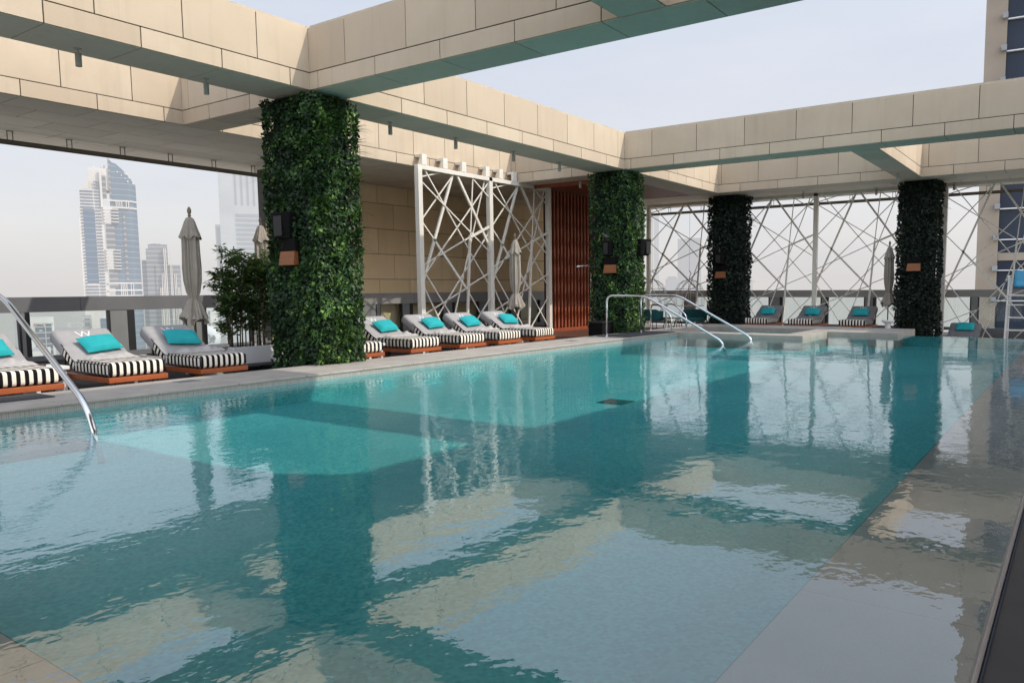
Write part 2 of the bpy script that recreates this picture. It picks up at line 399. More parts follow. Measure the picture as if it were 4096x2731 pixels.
# water: over the pool and the wet overflow margins
b = MB(); b.poly([(.2, YE+.012, 0), (XE, YE+.012, 0), (XE, YL, 0), (.2, YL, 0)])
struct('water', b, M['water'])
# overflow margins (near side and near end)
b = MB()
def slabs_x(mb, x0, x1, y0, y1, z0, z1, step, gap=.008):
    x = x0
    while x < x1-.02:
        xe = min(x+step, x1); mb.box((x, y0, z0), (xe-gap, y1, z1), uv=rnd.random()); x = xe
slabs_x(b, XN-.02, 31.5, YE, YG-.006, -.16, -.016, 1.25)
y = YG
while y < YL-.5:
    b.box((.2, y, -.16), (XN-.006, min(y+1.25, YL-.01)-.008, -.016)); y += 1.25
struct('pool_margin', b, M['gutter'], bevel=.004)
# dark channel and terrace on the photographer's side
b = MB(); b.box((-6, .10, -.9), (31.5, .285, -.10)); b.box((-6, -.35, -1.2), (31.5, .09, -.62)); struct('overflow_channel', b, M['gutter_dark'], bevel=.01)
b = MB(); b.box((-8, -9, -1.2), (33, -.36, -.02)); struct('near_terrace', b, M['deck'])
# raised rim: coping slabs over a mosaic face
b = MB(); x = -.6
while x < 18.7: b.box((x, YL-.02, RIM-.035), (min(x+1.22, 18.7)-.006, 12.42, RIM), uv=rnd.random()); x += 1.22
b.box((18.7, YL-.02, RIM-.035), (22.0, 12.42, RIM))
struct('pool_coping', b, M['coping'], bevel=.008)
b = MB(); b.box((-.6, YL, -.6), (21.98, 12.40, RIM-.036)); struct('pool_rim_wall', b, M['tile'])
# platform with the plunge pool at the far end
b = MB()
for a, c in (((21.98, 6.88, -.6), (22.75, 12.42, RIM)), ((22.756, 6.88, -.6), (25.9, 7.6, RIM)), ((24.55, 4.72, -.6), (27.4, 6.872, RIM)),
             ((22.756, 11.9, -.6), (25.9, 12.42, RIM)), ((25.906, 6.88, -.6), (27.7, 12.42, RIM))):
    b.box(a, c)
struct('plunge_pool_platform', b, M['coping'], bevel=.012)
b = MB(); b.poly([(22.7, 7.5, -.45), (25.95, 7.5, -.45), (25.95, 12, -.45), (22.7, 12, -.45)]); struct('plunge_pool_floor', b, M['gutter'])
b = MB(); b.poly([(22.7, 7.5, -.1), (25.95, 7.5, -.1), (25.95, 12, -.1), (22.7, 12, -.1)]); struct('plunge_pool_water', b, M['water'])
# terraces
b = MB()
def boards(mb, x0, x1, y0, y1, z, step=.14):
    y = y0
    while y < y1-.01: mb.box((x0, y, z-.05), (x1, min(y+step, y1)-.008, z)); y += step
boards(b, -4, 16.2, 12.45, 21.6, DECK); struct('deck', b, M['deck'])
b = MB(); boards(b, 16.21, 27.72, 12.45, 21.6, DECK); struct('timber_deck', b, M['wood_deck'])
b = MB(); b.box((27.73, 4.0, -.9), (32.4, 21.6, DECK-.1)); b.box((25.6, -6, -1.2), (32.4, 3.99, LOW)); struct('far_terrace', b, M['gutter'])
b = MB(); b.box((-4, 12.43, -.5), (27.72, 21.6, DECK-.06)); struct('deck_base', b, M['black'])
# pool steps under water by the near rail
b = MB()
for k in range(3): b.box((XN+.02, YL-.36*(k+1), FLOOR+.002), (3.75+.2*k, YL-.02 if k == 0 else YL-.36*k-.002, -.09-.075*k))
struct('pool_steps', b, M['step'], bevel=.01)

# ------------------------------------------------------------------ pergola of stone-clad beams
perg = thing('stone_pergola', (9.6, 12.9, 5.27), 'pale limestone clad pergola of deep crossing beams over the pool', 'pergola')
GAP = .017
def panel_run(mb, axis, fixed, side, s0, s1, seams, z0, z1):
    """facing panels along a run, leaving open joints; side is the sign of the outward normal"""
    cuts = [s0]+[s for s in sorted(seams) if s0+.05 < s < s1-.05]+[s1]
    T_ = .03
    for a, c in zip(cuts[:-1], cuts[1:]):
        a2 = a+(GAP/2 if a != s0 else 0); c2 = c-(GAP/2 if c != s1 else 0)
        lo_, hi = (fixed-T_, fixed) if side > 0 else (fixed, fixed+T_)
        if axis == 'x': mb.box((a2, lo_, z0+GAP/2), (c2, hi, z1-GAP/2), uv=rnd.random()**2)
        else: mb.box((lo_, a2, z0+GAP/2), (hi, c2, z1-GAP/2), uv=rnd.random()**2)
def soffit_run(mb, axis, f0_, f1_, s0, s1, seams):
    cuts = [s0]+[s for s in sorted(seams) if s0+.05 < s < s1-.05]+[s1]
    for a, c in zip(cuts[:-1], cuts[1:]):
        if axis == 'x': mb.box((a+.009, f0_, BT), (c-.009, f1_, BT+.03), uv=rnd.random()**2)
        else: mb.box((f0_, a+.009, BT), (f1_, c-.009, BT+.03), uv=rnd.random()**2)
def beam(axis, f0_, f1_, s0, s1, low, up, top=TOP, ends=True):
    """low/up: seams of the two courses, in run coordinates"""
    core = MB(); g = .02
    if axis == 'x': core.box((s0+.004, f0_+g, BT+.02), (s1-.004, f1_-g, top-.02))
    else: core.box((f0_+g, s0+.004, BT+.02), (f1_-g, s1-.004, top-.02))
    o = core.build('beam', M['joint'], perg)
    for side, fx in ((-1, f0_), (1, f1_)):
        p = MB(); panel_run(p, axis, fx, side, s0, s1, low, BT+.002, JT); panel_run(p, axis, fx, side, s0, s1, up, JT, top)
        p.build('facing_panel', M['stone'], o, bevel=.003, seg=1)
    q = MB(); soffit_run(q, axis, f0_+.032, f1_-.032, s0, s1, low); q.build('soffit_panel', M['soffit'], o)
    c = MB(); cuts = [s0]+[s for s in sorted(up)[::1] if s0+.3 < s-.68 < s1-.3]+[s1]
    cuts = [cuts[0]]+[k-.68 for k in cuts[1:-1]]+[cuts[-1]]
    for a, d in zip(cuts[:-1], cuts[1:]):
        if axis == 'x': c.box((a+.004, f0_+.045, top-.01), (d-.004, f1_-.045, top+.045))
        else: c.box((f0_+.045, a+.004, top-.01), (f1_-.045, d-.004, top+.045))
    c.build('roof_cap', M['cap'], o)
    return o
def seams(first, step, lo_, hi):
    k = math.floor((lo_-first)/step); out = []
    while first+k*step < hi: out.append(first+k*step); k += 1
    return out
YA, YAB, XB, XBB, XB2, XB2B, XB3, YM, YMB, YP, YO = 12.28, 13.46, 9.20, 10.04, 20.75, 21.66, 28.0, 5.54, 4.79, 17.165, 22.3
sA_l, sA_u = seams(11.47, 1.37, -6, 34), seams(12.14, 1.37, -6, 34)
sA1_l, sA1_u = seams(8.79, 1.30, -6, 9.2), seams(8.15, 1.30, -6, 9.2)
sB_l, sB_u = seams(12.04, 1.555, -12, 17), seams(11.26, 1.555, -12, 17)
sB2_l, sB2_u = seams(12.05, 1.50, -12, 17), seams(11.3, 1.50, -12, 17)
# long beam over the columns, in bays
beam('x', YA, YAB, -6, XB, sA1_l, sA1_u); beam('x', YA, YAB, XB+.001, XB2-.001, sA_l, sA_u); beam('x', YA, YAB, XB2, XB3+.0, sA_l, sA_u)
# cross beams
beam('y', XB, XBB, -.8, YA-.002, sB_l, sB_u); beam('y', 9.46, 10.3, YAB+.002, YP-.002, seams(14.6, 1.5, 13, 17), seams(15.4, 1.5, 13, 17))
beam('y', XB2, XB2B, -.8, YA-.002, sB2_l, sB2_u); beam('y', 21.1, 22.0, YAB+.002, YP-.002, seams(14.55, 1.63, 13, 17), seams(15.36, 1.6, 13, 17))
# middle beam (missing over the open middle bay)
beam('x', YMB, YM, -6, XB-.002, seams(6.4, 1.37, -6, 9), seams(7.1, 1.37, -6, 9)); beam('x', YMB, YM, XB2B+.002, XB3-.002, seams(22.4, .93, 20, 28), seams(22.9, 1.37, 20, 28))
# unseen canopy above the near terrace, deepened to keep sun off the near pool
beam('x', -9.0, -.81, -6, 33, seams(0, 1.37, -6, 33), seams(.7, 1.37, -6, 33))
slab = MB(); pts = [(-6, -.8), (9.0, -.8), (7.9, -.62), (7.2, -.15), (6.75, .6), (6.6, 1.6), (6.6, 4.785), (-6, 4.785)]  # unseen slab, added and outlined to cut off the sunlit pool patch
lo_ = [slab.vert((x, y, BT+.3)) for x, y in pts]; hi_ = [slab.vert((x, y, BT+.6)) for x, y in pts]
slab.face(lo_[::-1]); slab.face(hi_)
for k in range(len(pts)): k2 = (k+1) % len(pts); slab.face((lo_[k], lo_[k2], hi_[k2], hi_[k]))
slab.build('shade_slab', M['soffit'], perg)
def deep_beam(axis, face, outer, s0, s1, low, up, front=-1):
    """outer edge of the pergola: stone front, wide panelled ceiling behind it"""
    core = MB(); inner = face+.02; bk = outer-.02
    if axis == 'x': core.box((s0, inner, BT+.02), (s1, bk, TOP-.02))
    else: core.box((inner, s0, BT+.02), (bk, s1, TOP-.02))
    o = core.build('beam', M['joint'], perg)
    for fx, side in ((face, -1), (outer, 1)):
        p = MB(); panel_run(p, axis, fx, side, s0, s1, low, BT+.002, JT); panel_run(p, axis, fx, side, s0, s1, up, JT, TOP)
        p.build('facing_panel', M['stone'], o, bevel=.003, seg=1)
    q = MB(); n = 5; wdt = (outer-face-.064)/n
    for k in range(n):
        a0 = face+.032+k*wdt; sh = (.65 if k % 2 else 0)
        cuts = [s0]+[s+sh for s in low if s0+.1 < s+sh < s1-.1]+[s1]
        for a, d in zip(cuts[:-1], cuts[1:]):
            if axis == 'x': q.box((a+.011, a0+.011, BT), (d-.011, a0+wdt-.011, BT+.03), uv=rnd.random()**2)
            else: q.box((a0+.011, a+.011, BT), (a0+wdt-.011, d-.011, BT+.03), uv=rnd.random()**2)
    q.build('soffit_panel', M['deep_soffit'], o)
    c = MB()
    if axis == 'x': c.box((s0, face+.045, TOP-.01), (s1, outer-.045, TOP+.045))
    else: c.box((face+.045, s0, TOP-.01), (outer-.045, s1, TOP+.045))
    c.build('roof_cap', M['cap'], o)
deep_beam('x', YP, YO, -6, XB3+.0, seams(9.05, 1.345, -6, 34), seams(8.4, 1.345, -6, 34))
deep_beam('y', XB3+.002, 32.0, -8, YO, seams(11.35, 1.51, -8, 22), seams(12.13, 1.51, -8, 22))
# curtain track under the outer ceiling edge, with its hangers
def track(name, label, p, q, n):
    p = V(p); q = V(q); t = thing(name, p, label, 'track')
    b = MB(); b.bar(p, q, .07, .09); b.bar(p+V((0, 0, -.055)), q+V((0, 0, -.055)), .035, .03); b.build('rail', M['track'], t)
    for k in range(n):
        c = p+(q-p)*(k+.5)/n; b = MB()
        d = (q-p).normalized()*.055
        b.box(c-V((.008, .008, 0))-d, c+V((.008, .008, .235))-d); b.box(c-V((.008, .008, 0))+d, c+V((.008, .008, .235))+d); b.box(c-d-V((.015, .015, -.236)), c+d+V((.015, .015, .247)))
        b.build('hanger', M['track'], t)
track('curtain_track', 'dark bronze curtain track hung under the left ceiling edge, before the city view', (2, 21.05, 5.02), (15.5, 21.05, 5.02), 11)
track('curtain_track', 'thin bronze curtain track above the far glass railing, behind the lattice screens', (31.8, -6, 5.02), (31.8, 20.5, 5.02), 16)

# ------------------------------------------------------------------ hanging spotlights
def spotlight():
    t = thing('spotlight', (0, 0, 0), 'x', 'spotlight', 'small spotlights under the pergola beams')
    b = MB(); b.lathe([(.0, 0), (.055, 0), (.055, -.012), (.0, -.012)], n=16); b.build('ceiling_plate', M['spot'], t, smooth=False)
    b = MB(); b.tube([(0, 0, -.012), (0, 0, -.075)], .012, 8); b.build('stem', M['spot'], t)
    b = MB(); b.lathe([(0, -.07), (.042, -.07), (.045, -.078), (.045, -.27), (.035, -.27), (.032, -.25), (0, -.25)], n=18); b.build('lamp_body', M['spot'], t)
    return t
sp0 = spotlight(); first = True
for (x, y, z, lab) in ((5.65, 13.1, BT, 'grey cylinder spotlight nearest the left edge, under the long beam left of the ivy column'),
                       (7.67, 13.1, BT, 'grey cylinder spotlight under the long beam, just left of the nearest ivy column'),
                       (11.9, 13.12, BT, 'grey cylinder spotlight under the long beam, first to the right of the nearest ivy column'),
                       (14.0, 13.12, BT, 'grey cylinder spotlight under the long beam, above the left half of the lattice screen'),
                       (16.25, 13.12, BT, 'grey cylinder spotlight under the long beam, before the corner above the lattice screen'),
                       (18.4, 13.12, BT, 'grey cylinder spotlight under the long beam, last before the second ivy column'),
                       (21.7, 14.6, BT-.02, 'pale cylinder spotlight under the red timber ceiling beside the slatted screen'),
                       (26.7, 5.3, BT, 'pale cylinder spotlight under the middle beam above the far right ivy column'),
                       (29.4, 9.3, BT, 'small spotlight under the far ceiling, between the two far ivy columns'),
                       (30.0, 6.7, BT, 'small spotlight under the far ceiling, just left of the far right ivy column'),
                       (30.2, 4.05, BT, 'small spotlight under the far ceiling, right of the far right ivy column')):
    o = sp0 if first else copy_tree(sp0); first = False
    o.location = (x, y, z); o['label'] = lab

# ------------------------------------------------------------------ ivy clad columns
def ivy_column(x0, x1, y0, y1, z0, z1, dens, size, tufts, label, seed, faces='wsen', m_='ivy'):
    rr = random.Random(seed)
    t = thing('ivy_column', ((x0+x1)/2, (y0+y1)/2, z0), label, 'column', 'columns clad in artificial ivy')
    c = MB(); c.box((x0+.06, y0+.06, z0), (x1-.06, y1-.06, z1-.004)); c.build('column_core', M['ivy_core'], t)
    b = MB()
    sides = {'w': (V((x0, y0, 0)), V((0, 1, 0)), y1-y0, V((-1, 0, 0))), 's': (V((x0, y0, 0)), V((1, 0, 0)), x1-x0, V((0, -1, 0))),
             'e': (V((x1, y0, 0)), V((0, 1, 0)), y1-y0, V((1, 0, 0))), 'n': (V((x0, y1, 0)), V((1, 0, 0)), x1-x0, V((0, 1, 0)))}
    for key in 'wsen':
        o, d, wd, nrm = sides[key]; dd = dens*(1 if key in faces else .3)
        for k in range(int(wd*(z1-z0)*dd)):
            s = rr.random()*(wd+.14)-.07; z = z0+rr.random()*(z1-z0-.03)
            cl = noise.noise(V((s*3.1, z*3.1, seed*7.7+ord(key))))
            dep = .03+.055*cl+.11*max(-.3, noise.noise(V((s*1.15, z*1.15, seed*3.1+ord(key)))))+rr.random()*.075
            p = o+d*s+V((0, 0, z))+nrm*dep
            L_ = size*(.6+.8*rr.random()); tip = (V((rr.gauss(0, .55), rr.gauss(0, .55), -.75+rr.gauss(0, .5)))+nrm*rr.uniform(.15, .9)).normalized()
            side = tip.cross(nrm+V((rr.gauss(0, .5), rr.gauss(0, .5), rr.gauss(0, .5)))).normalized()
            up = side.cross(tip); cu = min(1, max(0, (.30 if key == 'w' else .46)+.5*cl+rr.gauss(0, .27)))  # west leaves darker: that face's shade is put into the leaf colour
            w_ = L_*(.36+.2*rr.random())
            i0 = b.vert(p); i1 = b.vert(p+tip*L_*.4+side*w_+up*L_*.12); i2 = b.vert(p+tip*L_); i3 = b.vert(p+tip*L_*.4-side*w_+up*L_*.12)
            b.face((i0, i1, i2), [(cu, 0)]*3); b.face((i0, i2, i3), [(cu, 0)]*3)
    for k in range(tufts):
        key = rr.choice('wwsss' if faces == 'ws' else 'wsen'); o, d, wd, nrm = sides[key]
        c0 = o+d*((rr.random() if rr.random() < .6 else rr.choice((.0, 1.0)))*wd)+V((0, 0, z0+.25+rr.random()*(z1-z0-.6)))+nrm*.06
        cu0 = rr.uniform(.5, 1) if key != 'w' else rr.uniform(.25, .8)  # west tufts also coloured darker for the face's shade
        for j in range(rr.randint(9, 18)):
            a = rr.uniform(-1.3, 1.3); ln = rr.uniform(.2, .46)
            dr = (nrm*rr.uniform(.35, 1.0)+d*math.sin(a)*.9+V((0, 0, math.cos(a)*.6-.1))).normalized()
            side = dr.cross(V((0, 0, 1))).normalized()*rr.uniform(.013, .024); pr = None; p = c0.copy(); vel = dr*ln/4
            for q in range(5):
                wv = side*(1-q/4.4); i = (b.vert(p-wv), b.vert(p+wv))
                if pr: b.face((pr[0], pr[1], i[1], i[0]), [(cu0, 0)]*4)
                pr = i; p = p+vel; vel = vel+V((0, 0, -ln*.055))
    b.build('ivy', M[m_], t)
    return t
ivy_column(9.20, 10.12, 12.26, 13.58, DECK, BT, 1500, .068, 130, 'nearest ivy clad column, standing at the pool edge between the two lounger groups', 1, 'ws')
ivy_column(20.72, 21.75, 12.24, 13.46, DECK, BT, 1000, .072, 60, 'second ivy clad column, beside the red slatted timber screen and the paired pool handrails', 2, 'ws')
ivy_column(28.8, 29.75, 11.68, 12.92, DECK, BT, 800, .085, 34, 'dark shaded ivy clad column at the far terrace, left of the row of three loungers', 3, 'ws', 'ivy_shade_tint')
ivy_column(28.75, 29.7, 4.42, 5.55, LOW, BT, 800, .085, 34, 'dark shaded ivy clad column far right, standing at the infinity edge of the pool', 4, 'ws', 'ivy_shade_tint')

def wall_sconce(x, y, z, label):
    """black bracket box with a square timber lamp shade below, on the column's side face (towards -x)"""
    t = thing('wall_lamp', (x, y, z), label, 'wall lamp', 'timber lamps on the ivy columns')
    b = MB(); b.box((x-.10, y-.25, z), (x, y+.25, z+.24)); b.build('bracket_box', M['speaker'], t, bevel=.01)
    b = MB()
    P = [(x-.14, y-.235, z-.27), (x-.14, y+.235, z-.27), (x-.02, y+.235, z-.27), (x-.02, y-.235, z-.27)]
    Q = [(x-.11, y-.23, z-.004), (x-.11, y+.20, z-.004), (x-.02, y+.20, z-.004), (x-.02, y-.23, z-.004)]
    i = [b.vert(p) for p in P]; j = [b.vert(p) for p in Q]
    for k in range(4): b.face((i[k], i[(k+1) % 4], j[(k+1) % 4], j[k]))
    b.face(i[::-1]); b.face(j); b.build('timber_shade', M['amber_wood'], t, bevel=.006)
wall_sconce(9.08, 12.86, 2.30, 'square timber wall lamp on the nearest ivy column, below the black speaker')
wall_sconce(20.63, 12.70, 2.30, 'square timber wall lamp on the second ivy column beside the slatted screen')
wall_sconce(28.7, 12.40, 2.20, 'square timber wall lamp on the dark ivy column left of the far loungers')
wall_sconce(28.65, 5.05, 2.36, 'square timber wall lamp on the far right ivy column at the infinity edge')
def wall_speaker(p, wd, dp, h, nrm, label):
    p = V(p); t = thing('wall_speaker', p, label, 'speaker', 'black speakers on the ivy columns')
    b = MB()
    d = V((abs(nrm[1]), abs(nrm[0]), 0)); n = V(nrm)
    for k in range(2): pass
    pts = []
    for zz, tp in ((0, .78), (h, 1.0)):
        for s, e_ in ((-1, 0), (-1, .7), (-.6, 1), (.6, 1), (1, .7), (1, 0)):
            pts.append(p+d*s*wd/2*tp+n*e_*dp*tp+V((0, 0, zz)))
    i = [b.vert(q) for q in pts]
    for k in range(6): b.face((i[k], i[(k+1) % 6], i[6+(k+1) % 6], i[6+k]))
    b.face(i[5::-1]); b.face(i[6:]); b.build('cabinet', M['speaker'], t, bevel=.015)
    g = MB(); g.box(p+d*(-wd*.2)+n*(dp*.98)-V((.004, .004, -h*.1)), p+d*(wd*.2)+n*(dp*1.01)+V((.004, .004, h*.86))); g.build('grille', M['black'], t)
wall_speaker((9.08, 12.99, 2.54), .60, .2, .50, (-1, 0, 0), 'black wall speaker on the shaded side of the nearest ivy column')
wall_speaker((20.63, 12.80, 2.58), .40, .2, .48, (-1, 0, 0), 'black wall speaker on the second ivy column, with a bird perched on top')
wall_speaker((21.5, 12.16, 2.6), .66, .34, .52, (0, -1, 0), 'black wall speaker on the sunlit pool side of the second ivy column')
wall_speaker((28.7, 12.42, 2.5), .5, .3, .42, (-1, 0, 0), 'black wall speaker on the dark far ivy column, above its timber lamp')
def bird(p, rz, s, label):
    t = thing('bird', p, label, 'bird', 'birds perched on speakers', rz)
    b = MB()
    sec = [(-.17, .075, .012, .006), (-.10, .08, .022, .012), (-.05, .09, .04, .038), (0, .095, .05, .052), (.05, .105, .048, .05), (.085, .13, .034, .034), (.105, .155, .026, .026), (.125, .165, .026, .026), (.145, .163, .016, .016), (.155, .16, .005, .005), (.178, .156, .001, .001)]
    rings = []
    for (x, z, ry, rz_) in sec:
        rings.append([b.vert((x*s, ry*math.cos(2*math.pi*k/10)*s, (z+rz_*math.sin(2*math.pi*k/10))*s)) for k in range(10)])
    for a, c in zip(rings[:-1], rings[1:]):
        for k in range(10): b.face((a[k], a[(k+1) % 10], c[(k+1) % 10], c[k]))
    b.face(rings[0][::-1])
    for sgn in (-1, 1): b.tube([(.01*s, sgn*.018*s, .06*s), (.015*s, sgn*.018*s, 0), (.04*s, sgn*.018*s, .002)], .004*s, 6)
    o = b.build('body', M['bird'], None, smooth=True); o.parent = t
bird((20.5, 12.80, 3.082), R(160), 1.15, 'grey bird perched on the speaker of the second ivy column')
bird((28.55, 12.42, 2.92), R(200), 1.0, 'small grey bird perched on the dark far ivy column')

# ------------------------------------------------------------------ lattice screens
SEG = [(0.461, 0.991, 0.001, 0.313, 2), (0.515, 0.991, 0.997, 0.569, 2), (0.011, 0.703, 0.176, 0.602, 1), (0.176, 0.605, 0.631, 0.311, 2), (0.688, 0.64, 0.614, 0.0, 2), (0.738, 0.985, 0.688, 0.64, 1), (0.004, 0.943, 0.324, 0.993, 1), (0.084, 0.987, 0.655, 0.564, 1), (0.01, 0.928, 0.962, 0.551, 1), (0.468, 0.988, 0.01, 0.693, 1), (0.982, 0.978, 0.012, 0.374, 1), (0.738, 0.985, 0.978, 0.888, 1), (0.931, 0.988, 0.36, 0.0, 1), (0.688, 0.63, 0.009, 0.444, 1), (0.978, 0.704, 0.688, 0.63, 2), (0.976, 0.663, 0.01, 0.02, 1), (0.002, 0.444, 0.60, 0.0, 1), (0.017, 0.337, 0.36, 0.0, 1), (0.615, 0.314, 0.0, 0.159, 1), (0.683, 0.538, 0.961, 0.341, 1), (0.656, 0.334, 0.964, 0.412, 1), (0.654, 0.295, 0.99, 0.04, 1), (0.983, 0.255, 0.58, 0.0, 1)]
def lattice_panel(p, q, z0, z1, t, post_l=True, post_r=True, thick=1.0, nrm=(0, -1, 0), u1=1.0):
    """one bay of crossing bars between two posts; p and q are the feet"""
    p = V((*p, z0)); q = V((*q, z0)); d = q-p; H_ = z1-z0; n = V(nrm)
    b = MB()
    for k, (a, v, c, w_, th) in enumerate(SEG):
        if a > u1 and c > u1: continue
        off = n*((k % 3)-1)*.021
        s = p+d*a+V((0, 0, H_*v))+off; e_ = p+d*c+V((0, 0, H_*w_))+off
        wd = (.078 if th == 2 else .038)*thick
        b.bar(s, e_, wd if abs(n.y) > .5 else wd, (.06 if th == 2 else .03), up=n)
    b.build('lattice_bars', M['cream'], t)
    for on, e_ in ((post_l, p), (post_r, q)):
        if on:
            m = MB(); m.box(e_+V((-.085, -.085, 0)), e_+V((.085, .085, H_-.06))); m.build('post', M['cream'], t, bevel=.008)
    m = MB(); m.bar(p+V((0, 0, H_-.002))-d.normalized()*.085, q+V((0, 0, H_-.002))+d.normalized()*.085, .13, .15, up=n); m.build('top_rail', M['cream'], t, bevel=.006)
ZT = 5.22
t = thing('lattice_screen', (16.38, 16.9, DECK), 'cream metal lattice screen of two bays behind the middle loungers', 'screen')
lattice_panel((16.38, 16.9), (19.62, 16.9), DECK, ZT, t); lattice_panel((19.62, 16.9), (22.95, 16.9), DECK, ZT, t, post_l=False)
for x in (16.6, 17.5, 18.35, 19.5, 20.2, 20.95):
    m = MB(); m.box((x-.1, 16.85, 5.30), (x+.1, 16.95, 5.62)); m.box((x-.1, 16.951, 5.535), (x+.1, 17.155, 5.62)); m.build('bracket', M['cream'], t, bevel=.005)
for y0, y1, lab, pl, pr in ((16.7, 12.95, 'cream lattice screen between the corner post and the dark far ivy column', True, False),
                            (12.5, 9.08, 'cream lattice screen behind the first two far loungers, right of the dark ivy column', True, False),
                            (9.08, 5.75, 'cream lattice screen behind the third far lounger and the closed parasol', True, True),
                            (4.35, .95, 'cream lattice screen right of the far right ivy column, before the tan tower', True, True),
                            (.95, -2.4, 'cream lattice screen at the right edge behind the lifeguard chair', False, True)):
    t = thing('lattice_screen', (30.4, y0, DECK), lab, 'screen', 'lattice screens along the far terrace')
    lattice_panel((30.4, y0), (30.4, y1), DECK if y0 > 5 else LOW, ZT, t, pl, pr, .82, nrm=(-1, 0, 0))
t = thing('lattice_screen', (28.75, 17.0, DECK), 'narrow cream lattice screen turning the far corner, left of the corner post', 'screen', 'lattice screens along the far terrace')
lattice_panel((28.75, 17.0), (30.2, 17.0), DECK, ZT, t, True, True, .82)

# ------------------------------------------------------------------ slatted timber screen and ceiling
t = thing('slatted_screen', (25.2, 16.95, DECK), 'dark red timber screen of wavy vertical slats beside the lattice screen', 'screen')
b = MB(); b.box((23.1, 17.16, DECK), (28.6, 17.24, BT-.01)); b.build('back_panel', M['screen_back'], t)
b = MB(); b.box((23.1, 16.86, DECK+.001), (28.6, 17.155, .02)); b.build('plinth', M['screen_wood'], t, bevel=.01)
x = 23.12; k = 0
while x < 28.55:
    b = MB(); nz = 46; L1 = []; z0, z1 = .021, BT-.012
    for i in range(nz+1):
        z = z0+(z1-z0)*i/nz; y = 16.93; tw_s = .012*math.sin(z*9.0+.5*math.sin(k*1.7))
        L1.append([b.vert((x, y+tw_s, z)), b.vert((x+.07, y-tw_s, z)), b.vert((x+.07, 17.15, z)), b.vert((x, 17.15, z))])
    for a, c in zip(L1[:-1], L1[1:]):
        for j in range(4): b.face((a[j], a[(j+1) % 4], c[(j+1) % 4], c[j]))
    b.face(L1[-1]); b.face(L1[0][::-1]); b.build('slat', M['screen_wood'], t); x += .232; k += 1
t = thing('timber_ceiling', (25, 15.3, BT), 'dark red slatted timber ceiling between the beams behind the second ivy column', 'ceiling')
b = MB(); b.box((22.02, YAB+.01, BT+.1), (27.95, YP-.01, BT+.16)); b.build('backing_board', M['screen_back'], t)
b = MB(); y = YAB+.03
while y < YP-.08: b.box((22.06, y, BT+.02), (27.94, y+.07, BT+.099)); y += .13
b.build('ceiling_slats', M['screen_wood'], t)
b = MB(); b.box((22.008, YAB+.012, BT-.12), (22.055, YP-.012, BT+.08)); b.build('edge_board', M['screen_wood'], t)

# ------------------------------------------------------------------ rear stone wall
t = thing('stone_wall', (22, 21.6, DECK), 'tan sandstone block wall rising behind the glass railing and lattice screen', 'wall')
b = MB(); b.box((14.2, 21.30, -8), (33.8, 21.7, BT-.004)); b.build('wall_core', M['joint'], t)
b = MB(); zr = -.78; row = 0
while zr < BT-.05:
    x = 14.15+(.735 if row % 2 else 0)
    while x < 33.8: b.box((x+.009, 21.25, zr+.009), (x+1.47-.009, 21.299, min(zr+.90, BT-.001)-.009), uv=rnd.random()); x += 1.47
    zr += .90; row += 1
b.build('stone_block', M['wall_stone'], t, bevel=.004, seg=1)

# ------------------------------------------------------------------ glass railings with broad piers
def railing(label, p, q, z0, ztop, zband, piers, nrm, curb=0.0, band='grey_metal'):
    p = V((*p, 0)); q = V((*q, 0)); d = (q-p).normalized(); n = V((*nrm, 0)); t = thing('glass_railing', (p.x, p.y, z0), label, 'railing')
    def bx(s0, s1, o0, o1, za, zb, mb):
        a = p+d*s0+n*o0; c = p+d*s1+n*o1
        mb.box((min(a.x, c.x), min(a.y, c.y), za), (max(a.x, c.x), max(a.y, c.y), zb))
    L_ = (q-p).length
    b = MB(); s = 0
    while s < L_-.01: bx(s, min(s+2.9, L_)-.006, -.06, .10, zband, ztop, b); s += 2.9
    b.build('top_band', M[band], t, bevel=.006)
    b = MB(); bx(0, L_, -.05, .09, z0, curb, b); b.build('curb', M['grey_metal'], t)
    cuts = [0]
    for (s0, s1, wide) in piers:
        b = MB(); bx(s0, s1, -.05, .085, curb+.001, zband-.001, b); b.build('pier', M['pier'], t)
        b = MB(); bx(s0-.05, s0-.001, -.03, .09, curb+.001, zband-.002, b); b.build('pier_frame', M['black'], t); b = MB(); bx(s1+.001, s1+wide, -.04, .092, curb+.001, zband-.002, b); b.build('pier_frame', M['black'], t)
        cuts += [s0-.052, s1+wide+.002]
    cuts.append(L_)
    for k in range(0, len(cuts), 2):
        if cuts[k+1]-cuts[k] > .05:
            b = MB(); bx(cuts[k], cuts[k+1], .0, .012, curb+.001, zband-.001, b); b.build('glass_pane', M['glass'], t)
    return t
railing('grey topped glass railing with broad piers behind the left loungers', (0, 21.0), (14.1, 21.0), DECK, 1.42, 1.06,
        [(2.2, 2.55, .12), (4.8, 5.2, .12), (7.42, 7.5, .10), (9.37, 9.78, .18), (11.34, 11.75, .16), (13.3, 13.7, .1)], (0, -1))
railing('grey topped glass railing running in front of the tan stone wall', (14.11, 21.0), (31.4, 21.0), DECK, 1.42, 1.03,
        [(3.2, 3.95, .02), (4.0, 4.16, .02), (5.2, 5.55, .16), (7.3, 7.8, .14), (9.4, 10.1, .12), (11.5, 12.0, .14), (13.6, 14.1, .14)], (0, -1), .0, 'lit_band')
railing('grey topped glass railing along the far terrace behind the lattice screens', (31.6, 21.0), (31.6, 4.0), DECK, 1.42, 1.12,
        [(5.6, 6.1, .02), (9.65, 10.1, .12), (11.9, 12.05, .12), (13.65, 13.95, .12)], (-1, 0), .0, 'lit_band')
